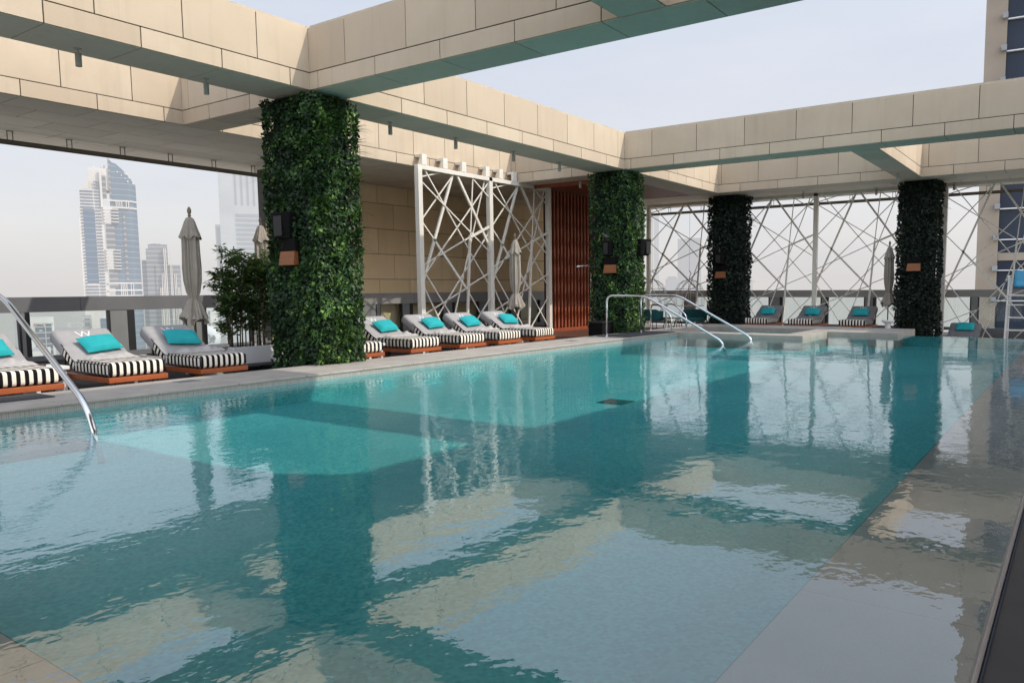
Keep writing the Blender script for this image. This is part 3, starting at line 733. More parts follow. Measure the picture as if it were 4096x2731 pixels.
railing('grey topped glass railing at the right end of the far terrace, before the tan tower', (31.6, 3.99), (31.6, -4.0), LOW, 1.42, 1.14,
        [(.5, .72, .04), (3.6, 3.9, .1)], (-1, 0), -.02, 'lit_band')

# ------------------------------------------------------------------ sun loungers
UVS = 9.6
def cushion(mb, w, v0, v1, z0, z1, r=.055, xf=None, n=5):
    """rounded striped block: stripes run along v on top and ends, upright on the sides"""
    def sec(v, inset):
        pts = []
        W, Z0, Z1 = w-inset, z0+inset, z1-inset; rr = max(.008, r-inset*.5)
        for (cx_, cz, a0) in ((W-rr, Z1-rr, 0), (-W+rr, Z1-rr, 90), (-W+rr, Z0+rr, 180), (W-rr, Z0+rr, 270)):
            for k in range(n+1):
                a = R(a0+90*k/n); pts.append((cx_+rr*math.cos(a), cz+rr*math.sin(a)))
        return pts
    ends = [(0, r), (r*.13, r*.5), (r*.5, r*.13), (r, 0)]
    vs = [(v0+a, ins) for a, ins in ends]+[(v1-a, ins) for a, ins in reversed(ends)]
    rings = [[(x, v, z) for (x, z) in sec(v, ins)] for v, ins in vs]
    ids = []
    for ring in rings:
        ids.append([mb.vert((xf @ V(p)) if xf is not None else p) for p in ring])
    m = len(rings[0])
    def uv_of(p, side): return ((p[1]*8.6 if side else p[0]*UVS+.25), p[2])
    for a in range(len(rings)-1):
        for k in range(m):
            k2 = (k+1) % m; q = [rings[a][k], rings[a][k2], rings[a+1][k2], rings[a+1][k]]
            xm = sum(p[0] for p in q)/4; zm = sum(p[2] for p in q)/4
            side = abs(xm) > w-r*.45 and z0+r*.25 < zm < z1-r*.25 and v0+r*.6 < sum(p[1] for p in q)/4 < v1-r*.2
            mb.face([ids[a][k], ids[a][k2], ids[a+1][k2], ids[a+1][k]][::-1], [uv_of(p, side) for p in q][::-1])
    for ring, idr, rev in ((rings[0], ids[0], False), (rings[-1], ids[-1], True)):
        half = m//2
        # caps as strips so stripes stay straight
        mid0 = idr; f = list(range(m))
        mb.face([idr[k] for k in (f if not rev else f[::-1])], [uv_of(ring[k], False) for k in (f if not rev else f[::-1])])

def text_mesh(body, size, name, mat, parent, loc, rot, extrude=.002, align='CENTER'):
    c = bpy.data.curves.new(name, 'FONT'); c.body = body; c.size = size; c.extrude = extrude; c.align_x = align; c.align_y = 'CENTER'
    tmp = bpy.data.objects.new('tmp', c); col.objects.link(tmp)
    dg = bpy.context.evaluated_depsgraph_get(); me = bpy.data.meshes.new_from_object(tmp.evaluated_get(dg))
    bpy.data.objects.remove(tmp); me.name = name; me.materials.clear(); me.materials.append(mat)
    o = bpy.data.objects.new(name, me); col.objects.link(o); o.parent = parent; o.location = loc; o.rotation_euler = rot
    return o
W2 = .445; SEAT0, SEAT1 = .335, .555; PIV = V((0, 1.10, .50)); ANG = R(31.5); BL = 1.0; BTH = .20
BX = Matrix.Translation(PIV) @ Matrix.Rotation(ANG, 4, 'X')      # backrest frame: y along the back, z out of its front
def make_lounger():
    t = thing('sun_lounger', (0, 0, 0), 'x', 'sun lounger', 'striped sun loungers around the pool')
    b = MB(); b.box((-.46, .0, .24), (.46, .05, .325)); b.box((-.46, .051, .24), (-.41, 1.95, .325)); b.box((.41, .051, .24), (.46, 1.95, .325)); b.box((-.46, 1.951, .24), (.46, 2.0, .325))
    y = .14
    while y < 1.9: b.box((-.409, y, .285), (.409, y+.07, .31)); y += .12
    b.build('frame', M['frame_wood'], t, bevel=.006)
    for sx_ in (-1, 1):
        for v in (.22, 1.72):
            b = MB(); b.box((sx_*.36-.045, v-.045, 0), (sx_*.36+.045, v+.045, .239)); b.build('leg', M['dark_wood'], t, bevel=.005)
    b = MB(); cushion(b, W2, .015, 1.24, SEAT0, SEAT1); b.build('mattress', M['stripe'], t, smooth=True)
    for sx_ in (-1, 1):
        b = MB()
        b.tube([(sx_*(W2-.004), .05, SEAT1-.03), (sx_*(W2-.004), 1.2, SEAT1-.03)], .009, 6); b.tube([(sx_*(W2-.004), .05, SEAT0+.03), (sx_*(W2-.004), 1.2, SEAT0+.03)], .009, 6)
        b.tube([(sx_*(W2-.012), .03, SEAT0+.03), (sx_*(W2-.012), .03, SEAT1-.03)], .012, 6)
        b.build('piping', M['black'], t, smooth=True)
    b = MB(); cushion(b, W2, .0, BL, -BTH, .0, .06, BX); b.build('backrest', M['stripe'], t, smooth=True)
    for sx_ in (-1, 1):
        b = MB(); b.tube([BX @ V((sx_*(W2-.002), .06, -.02)), BX @ V((sx_*(W2-.002), .6, -.02))], .011, 6); b.build('backrest_piping', M['black'], t, smooth=True)
        b = MB(); b.bar(BX @ V((sx_*.3, .75, -BTH)), (sx_*.3, 1.9, .31), .04, .025); b.build('backrest_prop', M['dark_wood'], t)
    # grey terry cover: a hood over the head end and a sheet down the front
    b = MB(); cushion(b, W2+.016, .46, BL+.02, -BTH-.016, .016, .075, BX)
    nx, ny = 12, 10
    g = [[b.vert(BX @ V((-W2-.012+(2*W2+.024)*i/nx, -.06+.56*j/ny, .012+.012*math.sin(i*.9+j)*(1-j/ny)+(.006 if 0 < i < nx else -.012)))) for i in range(nx+1)] for j in range(ny+1)]
    for j in range(ny):
        for i in range(nx): b.face((g[j][i], g[j][i+1], g[j+1][i+1], g[j+1][i]))
    cv = b.build('headrest_cover', M['towel'], t, smooth=True)
    mk = text_mesh('W', .24, 'monogram', M['thread'], cv, BX @ V((-.02, .80, .021)), (ANG, 0, 0))
    return t
def make_pillow():
    b = MB(); n = 14; m = 10; G_ = {}
    for s in (1, -1):
        for i in range(n+1):
            for j in range(m+1):
                u = -1+2*i/n; v = -1+2*j/m
                h = ((1-u**4)*(1-v**4))**.55*.09
                pinch = 1-.06*(1-abs(u*v))*(abs(u)+abs(v))/2
                G_[s, i, j] = b.vert((u*.30*pinch, v*.195*pinch, s*h+.008*math.sin(5*u+3*v)*(1-u*u)*(1-v*v)))
        for i in range(n):
            for j in range(m):
                q = [G_[s, i, j], G_[s, i+1, j], G_[s, i+1, j+1], G_[s, i, j+1]]; b.face(q if s > 0 else q[::-1])
    rim = [(-.30*.95, -.195*.95, 0), (.30*.95, -.195*.95, 0), (.30*.95, .195*.95, 0), (-.30*.95, .195*.95, 0)]
    b.tube(rim, .006, 6, closed=True)
    o = b.build('pillow', M['teal'], None, smooth=True)
    return o
def make_throw(seed):
    b = MB(); n, m = 34, 14; g = []
    for j in range(m+1):
        row = []
        for i in range(n+1):
            u = -1+2*i/n; v = j/m
            edge = max(0, 1-abs(u)**6)*(math.sin(math.pi*min(1, max(0, v)))**.5)
            h = .055+.045*noise.noise(V((u*2.0, v*1.6, seed)))+.04*noise.noise(V((u*3.0+v*2, v*7, seed+3)))+.022*math.sin(v*13+u*2.5+3*noise.noise(V((u*2, 1, seed))))
            wob = .05*noise.noise(V((u*1.7, seed, 1)))
            row.append(b.vert((u*.42+.03*noise.noise(V((v*3, u, seed))), .36*(v-.5)*(1-.35*abs(u)**3*(.5+.5*math.sin(seed)))+wob, max(.0, h)*edge*1.15+.004)))
        g.append(row)
    for j in range(m):
        for i in range(n): b.face((g[j][i], g[j][i+1], g[j+1][i+1], g[j+1][i]))
    o = b.build('towel', M['throw'], None, smooth=True)
    ss = o.modifiers.new('sub', 'SUBSURF'); ss.levels = 1; ss.render_levels = 1
    return o
lounge0 = make_lounger(); pil0 = make_pillow(); thr = [make_throw(s) for s in (1.3, 4.1)]
used = {'l': False, 'p': False, 't0': False, 't1': False}
def place_lounger(x, y, z, rz, sc, lab, pil, pl_lab, tw, tw_lab, seed):
    rr = random.Random(seed)
    o = lounge0 if not used['l'] else copy_tree(lounge0); used['l'] = True
    o.location = (x, y, z); o.rotation_euler = (0, 0, rz); o.scale = (sc, 1, 1); o['label'] = lab
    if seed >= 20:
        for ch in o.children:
            if ch.name.startswith('headrest_cover'): ch.material_slots[0].link = 'OBJECT'; ch.material_slots[0].material = M['far_towel_shade']
    base = Matrix.Translation((x, y, z)) @ Matrix.Rotation(rz, 4, 'Z')
    if pil is not None:
        p = pil0 if not used['p'] else pil0.copy()
        if used['p']: col.objects.link(p)
        used['p'] = True
        p.matrix_world = base @ BX @ Matrix.Translation((pil[0], pil[1], .095)) @ Matrix.Rotation(R(pil[2]), 4, 'Z') @ Matrix.Rotation(R(4), 4, 'X')
        tag(p, pl_lab, 'pillow', 'teal pillows on the loungers')
    if tw is not None:
        k = 't%d' % tw[3]; q = thr[tw[3]] if not used[k] else thr[tw[3]].copy()
        if used[k]: col.objects.link(q)
        used[k] = True
        q.matrix_world = base @ Matrix.Translation((tw[0], tw[1]-.07, SEAT1+.002)) @ Matrix.Rotation(R(tw[2]), 4, 'Z')
        if seed >= 20: q.material_slots[0].link = 'OBJECT'; q.material_slots[0].material = M['far_towel_shade']
        tag(q, tw_lab, 'towel', 'crumpled towels on the loungers')
ROW = [
 (4.48, 12.55, 0, 1.0, 'striped sun lounger cut by the left edge of the photo, behind the near handrail', (.0, .42, 6), 'teal pillow at the left edge, on the lounger cut by the frame', (.02, 1.0, -6, 1), 'crumpled pale towel on the lounger at the left edge'),
 (6.02, 12.6, 0, .98, 'sunlit striped sun lounger between the left edge lounger and the shaded one', (.06, .40, 8), 'bright sunlit teal pillow on the second lounger from the left', (.05, 1.02, 5, 0), 'pale sunlit towel across the second lounger from the left'),
 (7.46, 12.6, 0, .95, 'shaded striped sun lounger beside the bamboo planter, left of the nearest ivy column', (.04, .44, -8), 'shaded teal pillow on the lounger beside the bamboo planter', (.1, 1.02, -4, 1), 'dark shaded grey towel on the lounger beside the bamboo planter'),
 (10.62, 12.6, 0, 1.02, 'striped sun lounger half hidden by the right side of the nearest ivy column', (-.02, .42, 4), 'teal pillow on the lounger half hidden by the nearest ivy column', (.12, 1.02, 3, 0), 'crumpled towel on the lounger half hidden by the nearest ivy column'),
 (12.33, 12.6, 0, 1.05, 'striped sun lounger standing first clear of the nearest ivy column, before the lattice screen', (.05, .42, 5), 'teal pillow on the first full lounger right of the nearest ivy column', (.12, 1.02, -6, 1), 'crumpled towel on the first full lounger right of the nearest ivy column'),
 (13.92, 12.6, 0, 1.06, 'striped sun lounger before the left half of the lattice screen, third from the ivy column', (.05, .44, 3), 'teal pillow on the third lounger right of the nearest ivy column', (.08, 1.04, 4, 0), 'crumpled towel on the third lounger right of the nearest ivy column'),
 (15.38, 12.6, R(-1), 1.06, 'striped sun lounger beside the last one, before the right half of the lattice screen', (-.03, .42, 5), 'teal pillow on the lounger beside the one nearest the slatted screen', (.1, 1.02, 3, 1), 'crumpled towel on the lounger beside the one nearest the slatted screen'),
 (16.92, 12.6, R(.5), 1.02, 'striped sun lounger nearest the red slatted screen, with the parasol behind it', (.1, .42, -6), 'teal pillow on the lounger nearest the red slatted screen', (.14, 1.02, -8, 0), 'crumpled towel on the lounger nearest the red slatted screen'),
]
for k, a in enumerate(ROW): place_lounger(a[0], a[1], DECK, a[2], a[3], a[4], a[5], a[6], a[7], a[8], k)
FAR = [
 (28.25, 10.75, 'shaded striped lounger at the far terrace, nearest the dark ivy column', (.0, .42, 4), 'shaded teal pillow on the far lounger nearest the dark ivy column', (.0, 1.03, 3, 0), 'grey towel on the far lounger nearest the dark ivy column'),
 (28.25, 8.97, 'shaded striped lounger in the middle of the three on the far terrace', (.05, .42, -2), 'shaded teal pillow on the middle one of the three far loungers', (.0, 1.03, -3, 1), 'grey towel on the middle one of the three far loungers'),
 (28.25, 7.05, 'shaded striped lounger at the far terrace beside the round pedestal table', (-.02, .42, 2), 'shaded teal pillow on the far lounger beside the round pedestal table', (.0, 1.03, 2, 0), 'grey towel on the far lounger beside the round pedestal table'),
]
for k, a in enumerate(FAR): place_lounger(a[0], a[1], DECK-.1, R(-90), 1.06, a[2], a[3], a[4], a[5], a[6], 20+k)
place_lounger(27.9, 3.45, LOW, R(-90), 1.1, 'lounger with grey back showing above the infinity edge, right of the far right ivy column', (.02, .62, 0), 'teal pillow showing above the infinity edge of the pool', None, None, 31)

# ------------------------------------------------------------------ side tables, bowl, planter
def slab_table(x, y, w_, d_, h, mat, lab):
    t = thing('side_table', (x, y, DECK), lab, 'side table', 'low tables between the loungers')
    b = MB(); b.box((x-w_/2, y-d_/2, DECK+h-.06), (x+w_/2, y+d_/2, DECK+h)); b.build('table_top', mat, t, bevel=.008)
    for sx_ in (-1, 1): 
        b = MB(); b.box((x+sx_*(w_/2-.06)-.03, y-d_/2+.05, DECK), (x+sx_*(w_/2-.06)+.03, y+d_/2-.05, DECK+h-.061)); b.build('leg', mat, t, bevel=.005)
slab_table(5.25, 14.05, .5, .62, .47, M['white'], 'low white side table between the left edge lounger and the sunlit one, ashtray on top')
slab_table(6.74, 14.1, .5, .62, .50, M['tabletop'], 'low grey side table between the sunlit lounger and the shaded one')
slab_table(11.5, 13.6, .46, .6, .46, M['white'], 'low white side table beside the lounger half hidden by the nearest ivy column')
slab_table(13.12, 13.6, .4, .6, .46, M['white'], 'low white side table before the left half of the lattice screen')
slab_table(14.65, 13.6, .4, .6, .46, M['white'], 'low white side table before the right half of the lattice screen')
def lathe_obj(name, prof, c, n, mat, parent, smooth=True):
    b = MB(); b.lathe(prof, c, n); return b.build(name, mat, parent, smooth=smooth)
for (x, y, z, m_, lab) in ((5.16, 13.9, DECK+.47, 'ashtray', 'small brown ashtray on the low white side table'), (6.74, 13.95, DECK+.50, 'tabletop', 'small grey ashtray on the low grey side table')):
    o = lathe_obj('ashtray', [(0, 0), (.06, 0), (.065, .05), (.055, .05), (.05, .015), (0, .015)], (x, y, z+.001), 20, M[m_], None)
    tag(o, lab, 'ashtray')
t = thing('stone_bowl_table', (8.12, 14.15, DECK), 'pale stone bowl shaped table behind the shaded lounger, before the planter', 'side table')
lathe_obj('bowl', [(0, .42), (.10, .40), (.24, .46), (.31, .57), (.32, .61), (.30, .61), (.0, .585)], (8.12, 14.15, DECK), 32, M['grey_stone'], t)
lathe_obj('foot', [(0, 0), (.2, 0), (.21, .03), (.11, .12), (.09, .3), (.12, .40)], (8.12, 14.15, DECK), 32, M['grey_stone'], t)
t = thing('pedestal_table', (27.95, 5.72, RIM), 'round white pedestal table between the far lounger and the far right ivy column', 'side table')
lathe_obj('top', [(0, .36), (.21, .36), (.22, .34), (.2, .31), (.13, .26), (.0, .25)], (27.95, 5.72, DECK+.12), 28, M['white'], t)
lathe_obj('foot', [(.12, .27), (.085, .17), (.10, .07), (.18, -.03), (.19, -.11), (0, -.11)], (27.95, 5.72, DECK+.12), 28, M['white'], t)
t = thing('planter', (9.95, 14.95, DECK), 'long white planter trough on a dark wheeled base behind the shaded lounger', 'planter')
b = MB(); b.box((8.85, 14.6, DECK+.14), (11.2, 14.63, .38)); b.box((8.85, 15.27, DECK+.14), (11.2, 15.3, .38)); b.box((8.85, 14.631, DECK+.14), (8.88, 15.269, .38)); b.box((11.17, 14.631, DECK+.14), (11.2, 15.269, .38)); b.build('trough', M['white'], t, bevel=.006)
b = MB(); b.box((8.8, 14.55, DECK+.09), (11.25, 15.35, DECK+.138)); b.build('tray', M['grey_metal'], t)
b = MB(); b.box((8.882, 14.632, DECK+.15), (11.168, 15.268, .33)); b.build('soil', M['soil'], t)
for x in (8.95, 9.5, 10.4, 11.1):
    for y in (14.62, 15.25):
        b = MB(); b.tube([(x, y-.02, DECK+.045), (x, y+.02, DECK+.045)], .044, 12); b.build('wheel', M['black'], t)
def bamboo(x, y, seed, lab, h=2.0, n=7, leaves=620):
    rr = random.Random(seed); t = thing('bamboo_plant', (x, y, .33), lab, 'bamboo plant', 'bamboo plants in the white planter')
    c = MB(); lf = MB(); stems = []
    for k in range(n):
        bx, by = x+rr.uniform(-.2, .2), y+rr.uniform(-.2, .2); lx, ly = rr.gauss(0, .09), rr.gauss(0, .09); hh = h*rr.uniform(.78, 1.0)
        pts = [V((bx+lx*(s/6)**1.5, by+ly*(s/6)**1.5, .33+hh*s/6)) for s in range(7)]
        c.tube(pts, [.014-.0016*s for s in range(7)], 6); stems.append(pts)
        for q in range(7):
            s0 = rr.uniform(1.0, 5.8); i = int(s0); p = pts[i].lerp(pts[min(6, i+1)], s0-i); a = rr.uniform(0, 6.283); l = rr.uniform(.15, .36)
            e_ = p+V((math.cos(a)*l, math.sin(a)*l, l*rr.uniform(.2, .9))); c.tube([p, p.lerp(e_, .5)+V((0, 0, .02)), e_], [.005, .004, .002], 4); stems.append([p, e_])
    for k in range(leaves):
        st = rr.choice(stems); s0 = rr.random()**.75*(len(st)-1); i = min(int(s0), len(st)-2); p = st[i].lerp(st[i+1], s0-i)
        if p.z < .45+.35*rr.random(): continue
        a = rr.uniform(0, 6.283); dr = V((math.cos(a), math.sin(a), rr.uniform(-.55, .8))).normalized(); ln = rr.uniform(.09, .19); wd = ln*rr.uniform(.13, .2)
        sd = dr.cross(V((0, 0, 1))).normalized(); sd = (sd+V((0, 0, rr.gauss(0, .6)))).normalized()*wd; dp = V((0, 0, -.18*ln)); cu = min(1, max(0, rr.gauss(.4, .28)+.2*(p.z-1.6)))
        p = p+V((rr.gauss(0, .03), rr.gauss(0, .03), rr.gauss(0, .03)))
        i0 = lf.vert(p); i1 = lf.vert(p+dr*ln*.35+sd); i2 = lf.vert(p+dr*ln+dp); i3 = lf.vert(p+dr*ln*.35-sd); lf.face((i0, i1, i2), [(cu, 0)]*3); lf.face((i0, i2, i3), [(cu, 0)]*3)
    c.build('canes', M['cane'], t, smooth=True); lf.build('foliage', M['bamboo'], t)
for k, (x, lab) in enumerate(((9.1, 'bamboo plant at the left end of the white planter, beside the parasol'), (9.62, 'bamboo plant second from the left in the white planter'), (10.15, 'bamboo plant in the white planter, third from the parasol'), (10.7, 'bamboo plant at the right end of the planter, mostly behind the ivy column'))):
    bamboo(x, 14.95, 50+k, lab, 2.12, 12, 2700)

# ------------------------------------------------------------------ closed parasols
def make_parasol():
    t = thing('closed_parasol', (0, 0, 0), 'x', 'parasol', 'closed beige parasols')
    b = MB(); b.lathe([(0, 0), (.24, 0), (.25, .03), (.23, .06), (.06, .08), (.045, .3), (0, .3)], n=24); b.build('base', M['grey_stone'], t, smooth=True)
    b = MB(); b.tube([(0, 0, .08), (0, 0, 3.12)], .024, 10); b.build('pole', M['pole_wood'], t, smooth=True)
    rr = random.Random(3); ph = [rr.uniform(0, 6.28) for _ in range(4)]
    def fold(k, a, r, z):
        f = 1+.17*math.sin(8*a+ph[0]+.12*k)+.10*math.sin(13*a+ph[1]-.2*k)+.05*math.sin(21*a+ph[2])
        return r*f, z
    prof = [(.055, 3.02), (.12, 2.90), (.15, 2.75), (.155, 2.4), (.165, 2.1), (.155, 1.85), (.12, 1.62), (.085, 1.53), (.09, 1.50), (.13, 1.42), (.185, 1.28), (.235, 1.14), (.25, 1.07)]
    def fold2(k, a, r, z):
        r, z = fold(k, a, r, z)
        if k >= 11: z += .075*math.sin(4*a+1)*(k-10)/2+.03*math.sin(9*a)
        if k >= 9: r *= 1+.10*math.sin(4*a+1)
        return r, z
    b = MB(); b.lathe(prof, n=96, fold=fold2)
    prof2 = [(.23, 1.10), (.17, 1.16), (.10, 1.28), (.03, 1.42)]
    b.lathe(prof2, n=48); b.build('canopy', M['canvas'], t, smooth=True)
    def fold3(k, a, r, z):
        g = k/5.0; f = 1+g*(.14*math.sin(6*a+ph[3])+.08*math.sin(11*a+ph[1]))
        if k == 5: z += .035*math.sin(6*a+ph[3]+1.6)
        return r*f, z
    b = MB(); b.lathe([(.02, 3.10), (.075, 3.07), (.11, 3.0), (.145, 2.88), (.185, 2.76), (.205, 2.69)], n=72, fold=fold3); b.build('vent_cape', M['canvas'], t, smooth=True)
    b = MB(); b.lathe([(.0, 3.30), (.02, 3.285), (.042, 3.24), (.045, 3.20), (.032, 3.16), (.022, 3.145), (.036, 3.13), (.036, 3.11), (.0, 3.10)], n=18); b.build('finial', M['finial'], t, smooth=True)
    b = MB(); b.tube([(.098*math.cos(2*math.pi*k/28), .098*math.sin(2*math.pi*k/28), 1.515+.008*math.sin(k)) for k in range(28)], .009, 6, closed=True); b.tube([(.1, 0, 1.51), (.125, .01, 1.40), (.12, .0, 1.33)], .006, 5); b.build('tie', M['canvas'], t, smooth=True)
    return t
par0 = make_parasol(); used_p = False
for (x, y, z, rz, s, lab) in ((8.24, 14.9, DECK, 0, 1.01, 'closed beige parasol beside the bamboo planter, before the grey railing'),
                              (12.6, 19.2, DECK, 1.1, 1.12, 'closed beige parasol partly hidden behind the nearest ivy column and bamboo'),
                              (18.1, 14.6, DECK, 2.3, 1.02, 'closed beige parasol in front of the cream lattice screen'),
                              (29.1, 5.97, DECK-.1, 3.7, 1.04, 'closed beige parasol on the far terrace, left of the far right ivy column')):
    o = par0 if not used_p else copy_tree(par0); used_p = True
    o.location = (x, y, z); o.rotation_euler = (0, 0, rz); o.scale = (s*.87, s*.87, s); o['label'] = lab

# ------------------------------------------------------------------ pool handrails
def handrail(name, pts, r, lab, cat='handrail', group='pool handrails', plates=()):
    t = thing(name, pts[0][:3], lab, cat, group)
    b = MB(); b.tube(bez(pts), r, 14); b.build('tube', M['steel'], t, smooth=True)
    for (x, y, z) in plates:
        b = MB(); b.lathe([(0, .02), (.05, .02), (.055, .0), (0, 0)], (x, y, z), 20); b.build('floor_flange', M['steel'], t)
    return t
handrail('handrail', [(3.85, 12.1, RIM), (3.85, 12.1, 1.60, .25), (3.85, 11.35, 1.50, .30), (3.85, 9.26, .28, .25), (3.85, 9.0, -.33)], .034, 'near polished steel handrail sloping into the water at the left', plates=[(3.85, 12.1, RIM)])
for x, lab in ((18.98, 'left one of the paired steel handrails at the far pool steps'), (21.05, 'right one of the paired steel handrails at the far pool steps')):
    handrail('handrail', [(x, 11.85, RIM), (x, 11.85, 1.33, .22), (x, 10.55, 1.33, .3), (x-.02, 8.15, .1, .15), (x-.02, 8.0, -.33)], .034, lab, plates=[(x, 11.85, RIM)])
for x, lab in ((22.62, 'small bent steel grab rail at the plunge pool, left one of the pair'), (23.75, 'small bent steel grab rail at the plunge pool, right one of the pair')):
    handrail('grab_rail', [(x, 12.35, RIM), (x, 12.35, .98, .22), (x, 12.02, .98, .2), (x, 11.55, .58, .14), (x, 11.55, RIM-.4)], .024, lab, 'grab rail', 'plunge pool grab rails', [(x, 12.35, RIM)])
# shower, bin, mats, drains
t = thing('shower_post', (21.6, 14.0, DECK), 'thin pale shower post with a bent arm between slatted screen and second ivy column', 'shower')
b = MB(); b.tube(bez([(21.42, 14.0, DECK), (21.42, 14.0, 2.31, .1), (20.62, 14.0, 2.28)]), .024, 10); b.build('pipe', M['cream'], t, smooth=True)
b = MB(); b.tube([(20.64, 14.0, 2.285), (20.64, 14, 2.25)], [.03, .06], 12); b.build('shower_head', M['cream'], t)
t = thing('black_bin', (20.3, 12.9, DECK), 'square black bin at the foot of the second ivy column', 'bin')
b = MB(); b.box((19.95, 12.62, DECK), (20.6, 13.15, .44)); b.build('body', M['speaker'], t, bevel=.012)
b = MB(); b.box((19.93, 12.60, .441), (20.62, 13.17, .50)); b.build('lid', M['black'], t, bevel=.01)
def flat(name, x0, x1, y0, y1, z, h, m_, lab, cat):
    b = MB(); b.box((x0, y0, z), (x1, y1, z+h)); tag(b.build(name, m_, bevel=.004), lab, cat)
flat('floor_mat', 2.2, 4.50, 11.75, 12.36, RIM+.002, .014, M['mat'], 'black rubber mat on the coping behind the near handrail', 'mat')
flat('floor_mat', 18.95, 21.9, 10.95+.1, 12.2, RIM+.002, .016, M['mat'], 'dark rubber mat on the coping between the paired handrails', 'mat')
def cover(x, y, label):
    t = thing('skimmer_cover', (x, y, RIM), label, 'cover')
    b = MB(); b.box((x-.16, y-.14, RIM+.001), (x+.16, y+.14, RIM+.005)); b.build('plate', M['tabletop'], t)
    b = MB(); b.box((x-.13, y-.012, RIM+.0055), (x+.13, y+.012, RIM+.007)); b.build('handle_slot', M['black'], t)
cover(6.42, 11.95, 'grey skimmer cover set in the coping before the shaded lounger'); cover(17.0, 11.75, 'grey skimmer cover set in the coping near the red slatted screen')
t = thing('pool_drain', (8.9, 5.7, FLOOR), 'dark square drain grate on the pool floor, seen through the water', 'drain')
b = MB(); b.box((10.36, 6.2, FLOOR+.002), (10.80, 6.68, FLOOR+.012)); b.build('grate_frame', M['drain'], t)
b = MB()
for k in range(8): b.box((10.385, 6.225+.055*k, FLOOR+.0125), (10.775, 6.255+.055*k, FLOOR+.02))
b.build('grate_bars', M['drain'], t)

# ------------------------------------------------------------------ far corner: lounge chairs, tables, cage pendants
def lounge_chair(x, y, rz, lab):
    t = thing('lounge_chair', (x, y, DECK-.1), lab, 'armchair', 'dark teal lounge chairs at the far corner', rz)
    def part(mb, n, m_, **k):
        o = mb.build(n, m_, None, **k); o.parent = t
    b = MB(); b.box((-.42, -.40, .34), (.42, .40, .48)); part(b, 'seat', M['teal_velvet'], bevel=.05, seg=3)
    b = MB(); n = 12
    ring = []
    for k in range(n+1):
        a = R(-100+200*k/n); x_, y_ = .46*math.sin(a), .10+.40*math.cos(a)
        hgt = .78 if abs(k-n/2) > n*.32 else .84
        ring.append([b.vert((x_, y_, .36)), b.vert((x_*1.06, y_*1.05, hgt)), b.vert((x_*1.2, y_*1.16+.01, hgt)), b.vert((x_*1.14, y_*1.12, .36))])
    for p, q in zip(ring[:-1], ring[1:]):
        for j in range(4): b.face((p[j], p[(j+1) % 4], q[(j+1) % 4], q[j]))
    b.face(ring[0][::-1]); b.face(ring[-1]); part(b, 'backrest', M['teal_velvet'], bevel=.02)
    for sx_ in (-1, 1):
        for sy_ in (-1, 1):
            b = MB(); b.tube([(sx_*.33, sy_*.3, .34), (sx_*.40, sy_*.36, 0)], [.018, .012], 8); part(b, 'leg', M['dark_wood'])
lounge_chair(29.2, 15.75, R(80), 'dark teal lounge chair at the far corner, nearest the second ivy column')
lounge_chair(29.3, 13.85, R(-60), 'dark teal lounge chair with high winged back beside the dark far ivy column')
for (x, y, lab) in ((28.9, 14.95, 'small dark round table on splayed legs between the teal chairs'), (28.6, 14.3, 'small dark round table before the winged teal chair')):
    t = thing('side_table', (x, y, DECK), lab, 'side table', 'small dark tables at the far corner')
    lathe_obj('table_top', [(0, .5), (.26, .5), (.27, .485), (.26, .47), (0, .47)], (x, y, DECK-.1), 24, M['dark_wood'], t, False)
    for k in range(4):
        a = R(45+90*k); b = MB(); b.tube([(x+.08*math.cos(a), y+.08*math.sin(a), DECK-.1+.47), (x+.22*math.cos(a), y+.22*math.sin(a), DECK-.1)], .018, 8); b.build('leg', M['dark_wood'], t)
def cage(x, y, zb, lab):
    t = thing('cage_pendant', (x, y, zb), lab, 'pendant cage', 'wire cage pendants at the far corner')
    b = MB(); rad = .62
    for k in range(12):
        a = 2*math.pi*k/12
        b.tube([(x+rad*f*math.cos(a), y+rad*f*math.sin(a), zb+z) for f, z in ((1, -.55), (1.03, -.2), (1, 0), (.93, .17), (.75, .36), (.45, .5), (.12, .57))], .0085, 5)
    for f, z in ((1, -.55), (1, 0), (.93, .17)): b.tube([(x+rad*f*math.cos(2*math.pi*k/32), y+rad*f*math.sin(2*math.pi*k/32), zb+z) for k in range(32)], .0085, 5, closed=True)
    b.build('wire_cage', M['wire'], t)
    b = MB(); b.tube([(x, y, zb+.56), (x, y, zb+.66), (x+.06, y, zb+.74), (x+.1, y-.03, zb+.83), (x+.02, y, zb+.9), (x-.01, y, zb+.95)], .016, 6); b.build('hook', M['black'], t)
    b = MB(); b.tube([(x-.01, y, zb+.94), (x, y, BT)], .006, 5); b.build('cord', M['wire'], t)
cage(29.1, 14.02, 1.33, 'domed wire cage pendant on a long cord over the far corner, right one'); cage(29.3, 15.9, 1.33, 'domed wire cage pendant beside the second ivy column, left one')

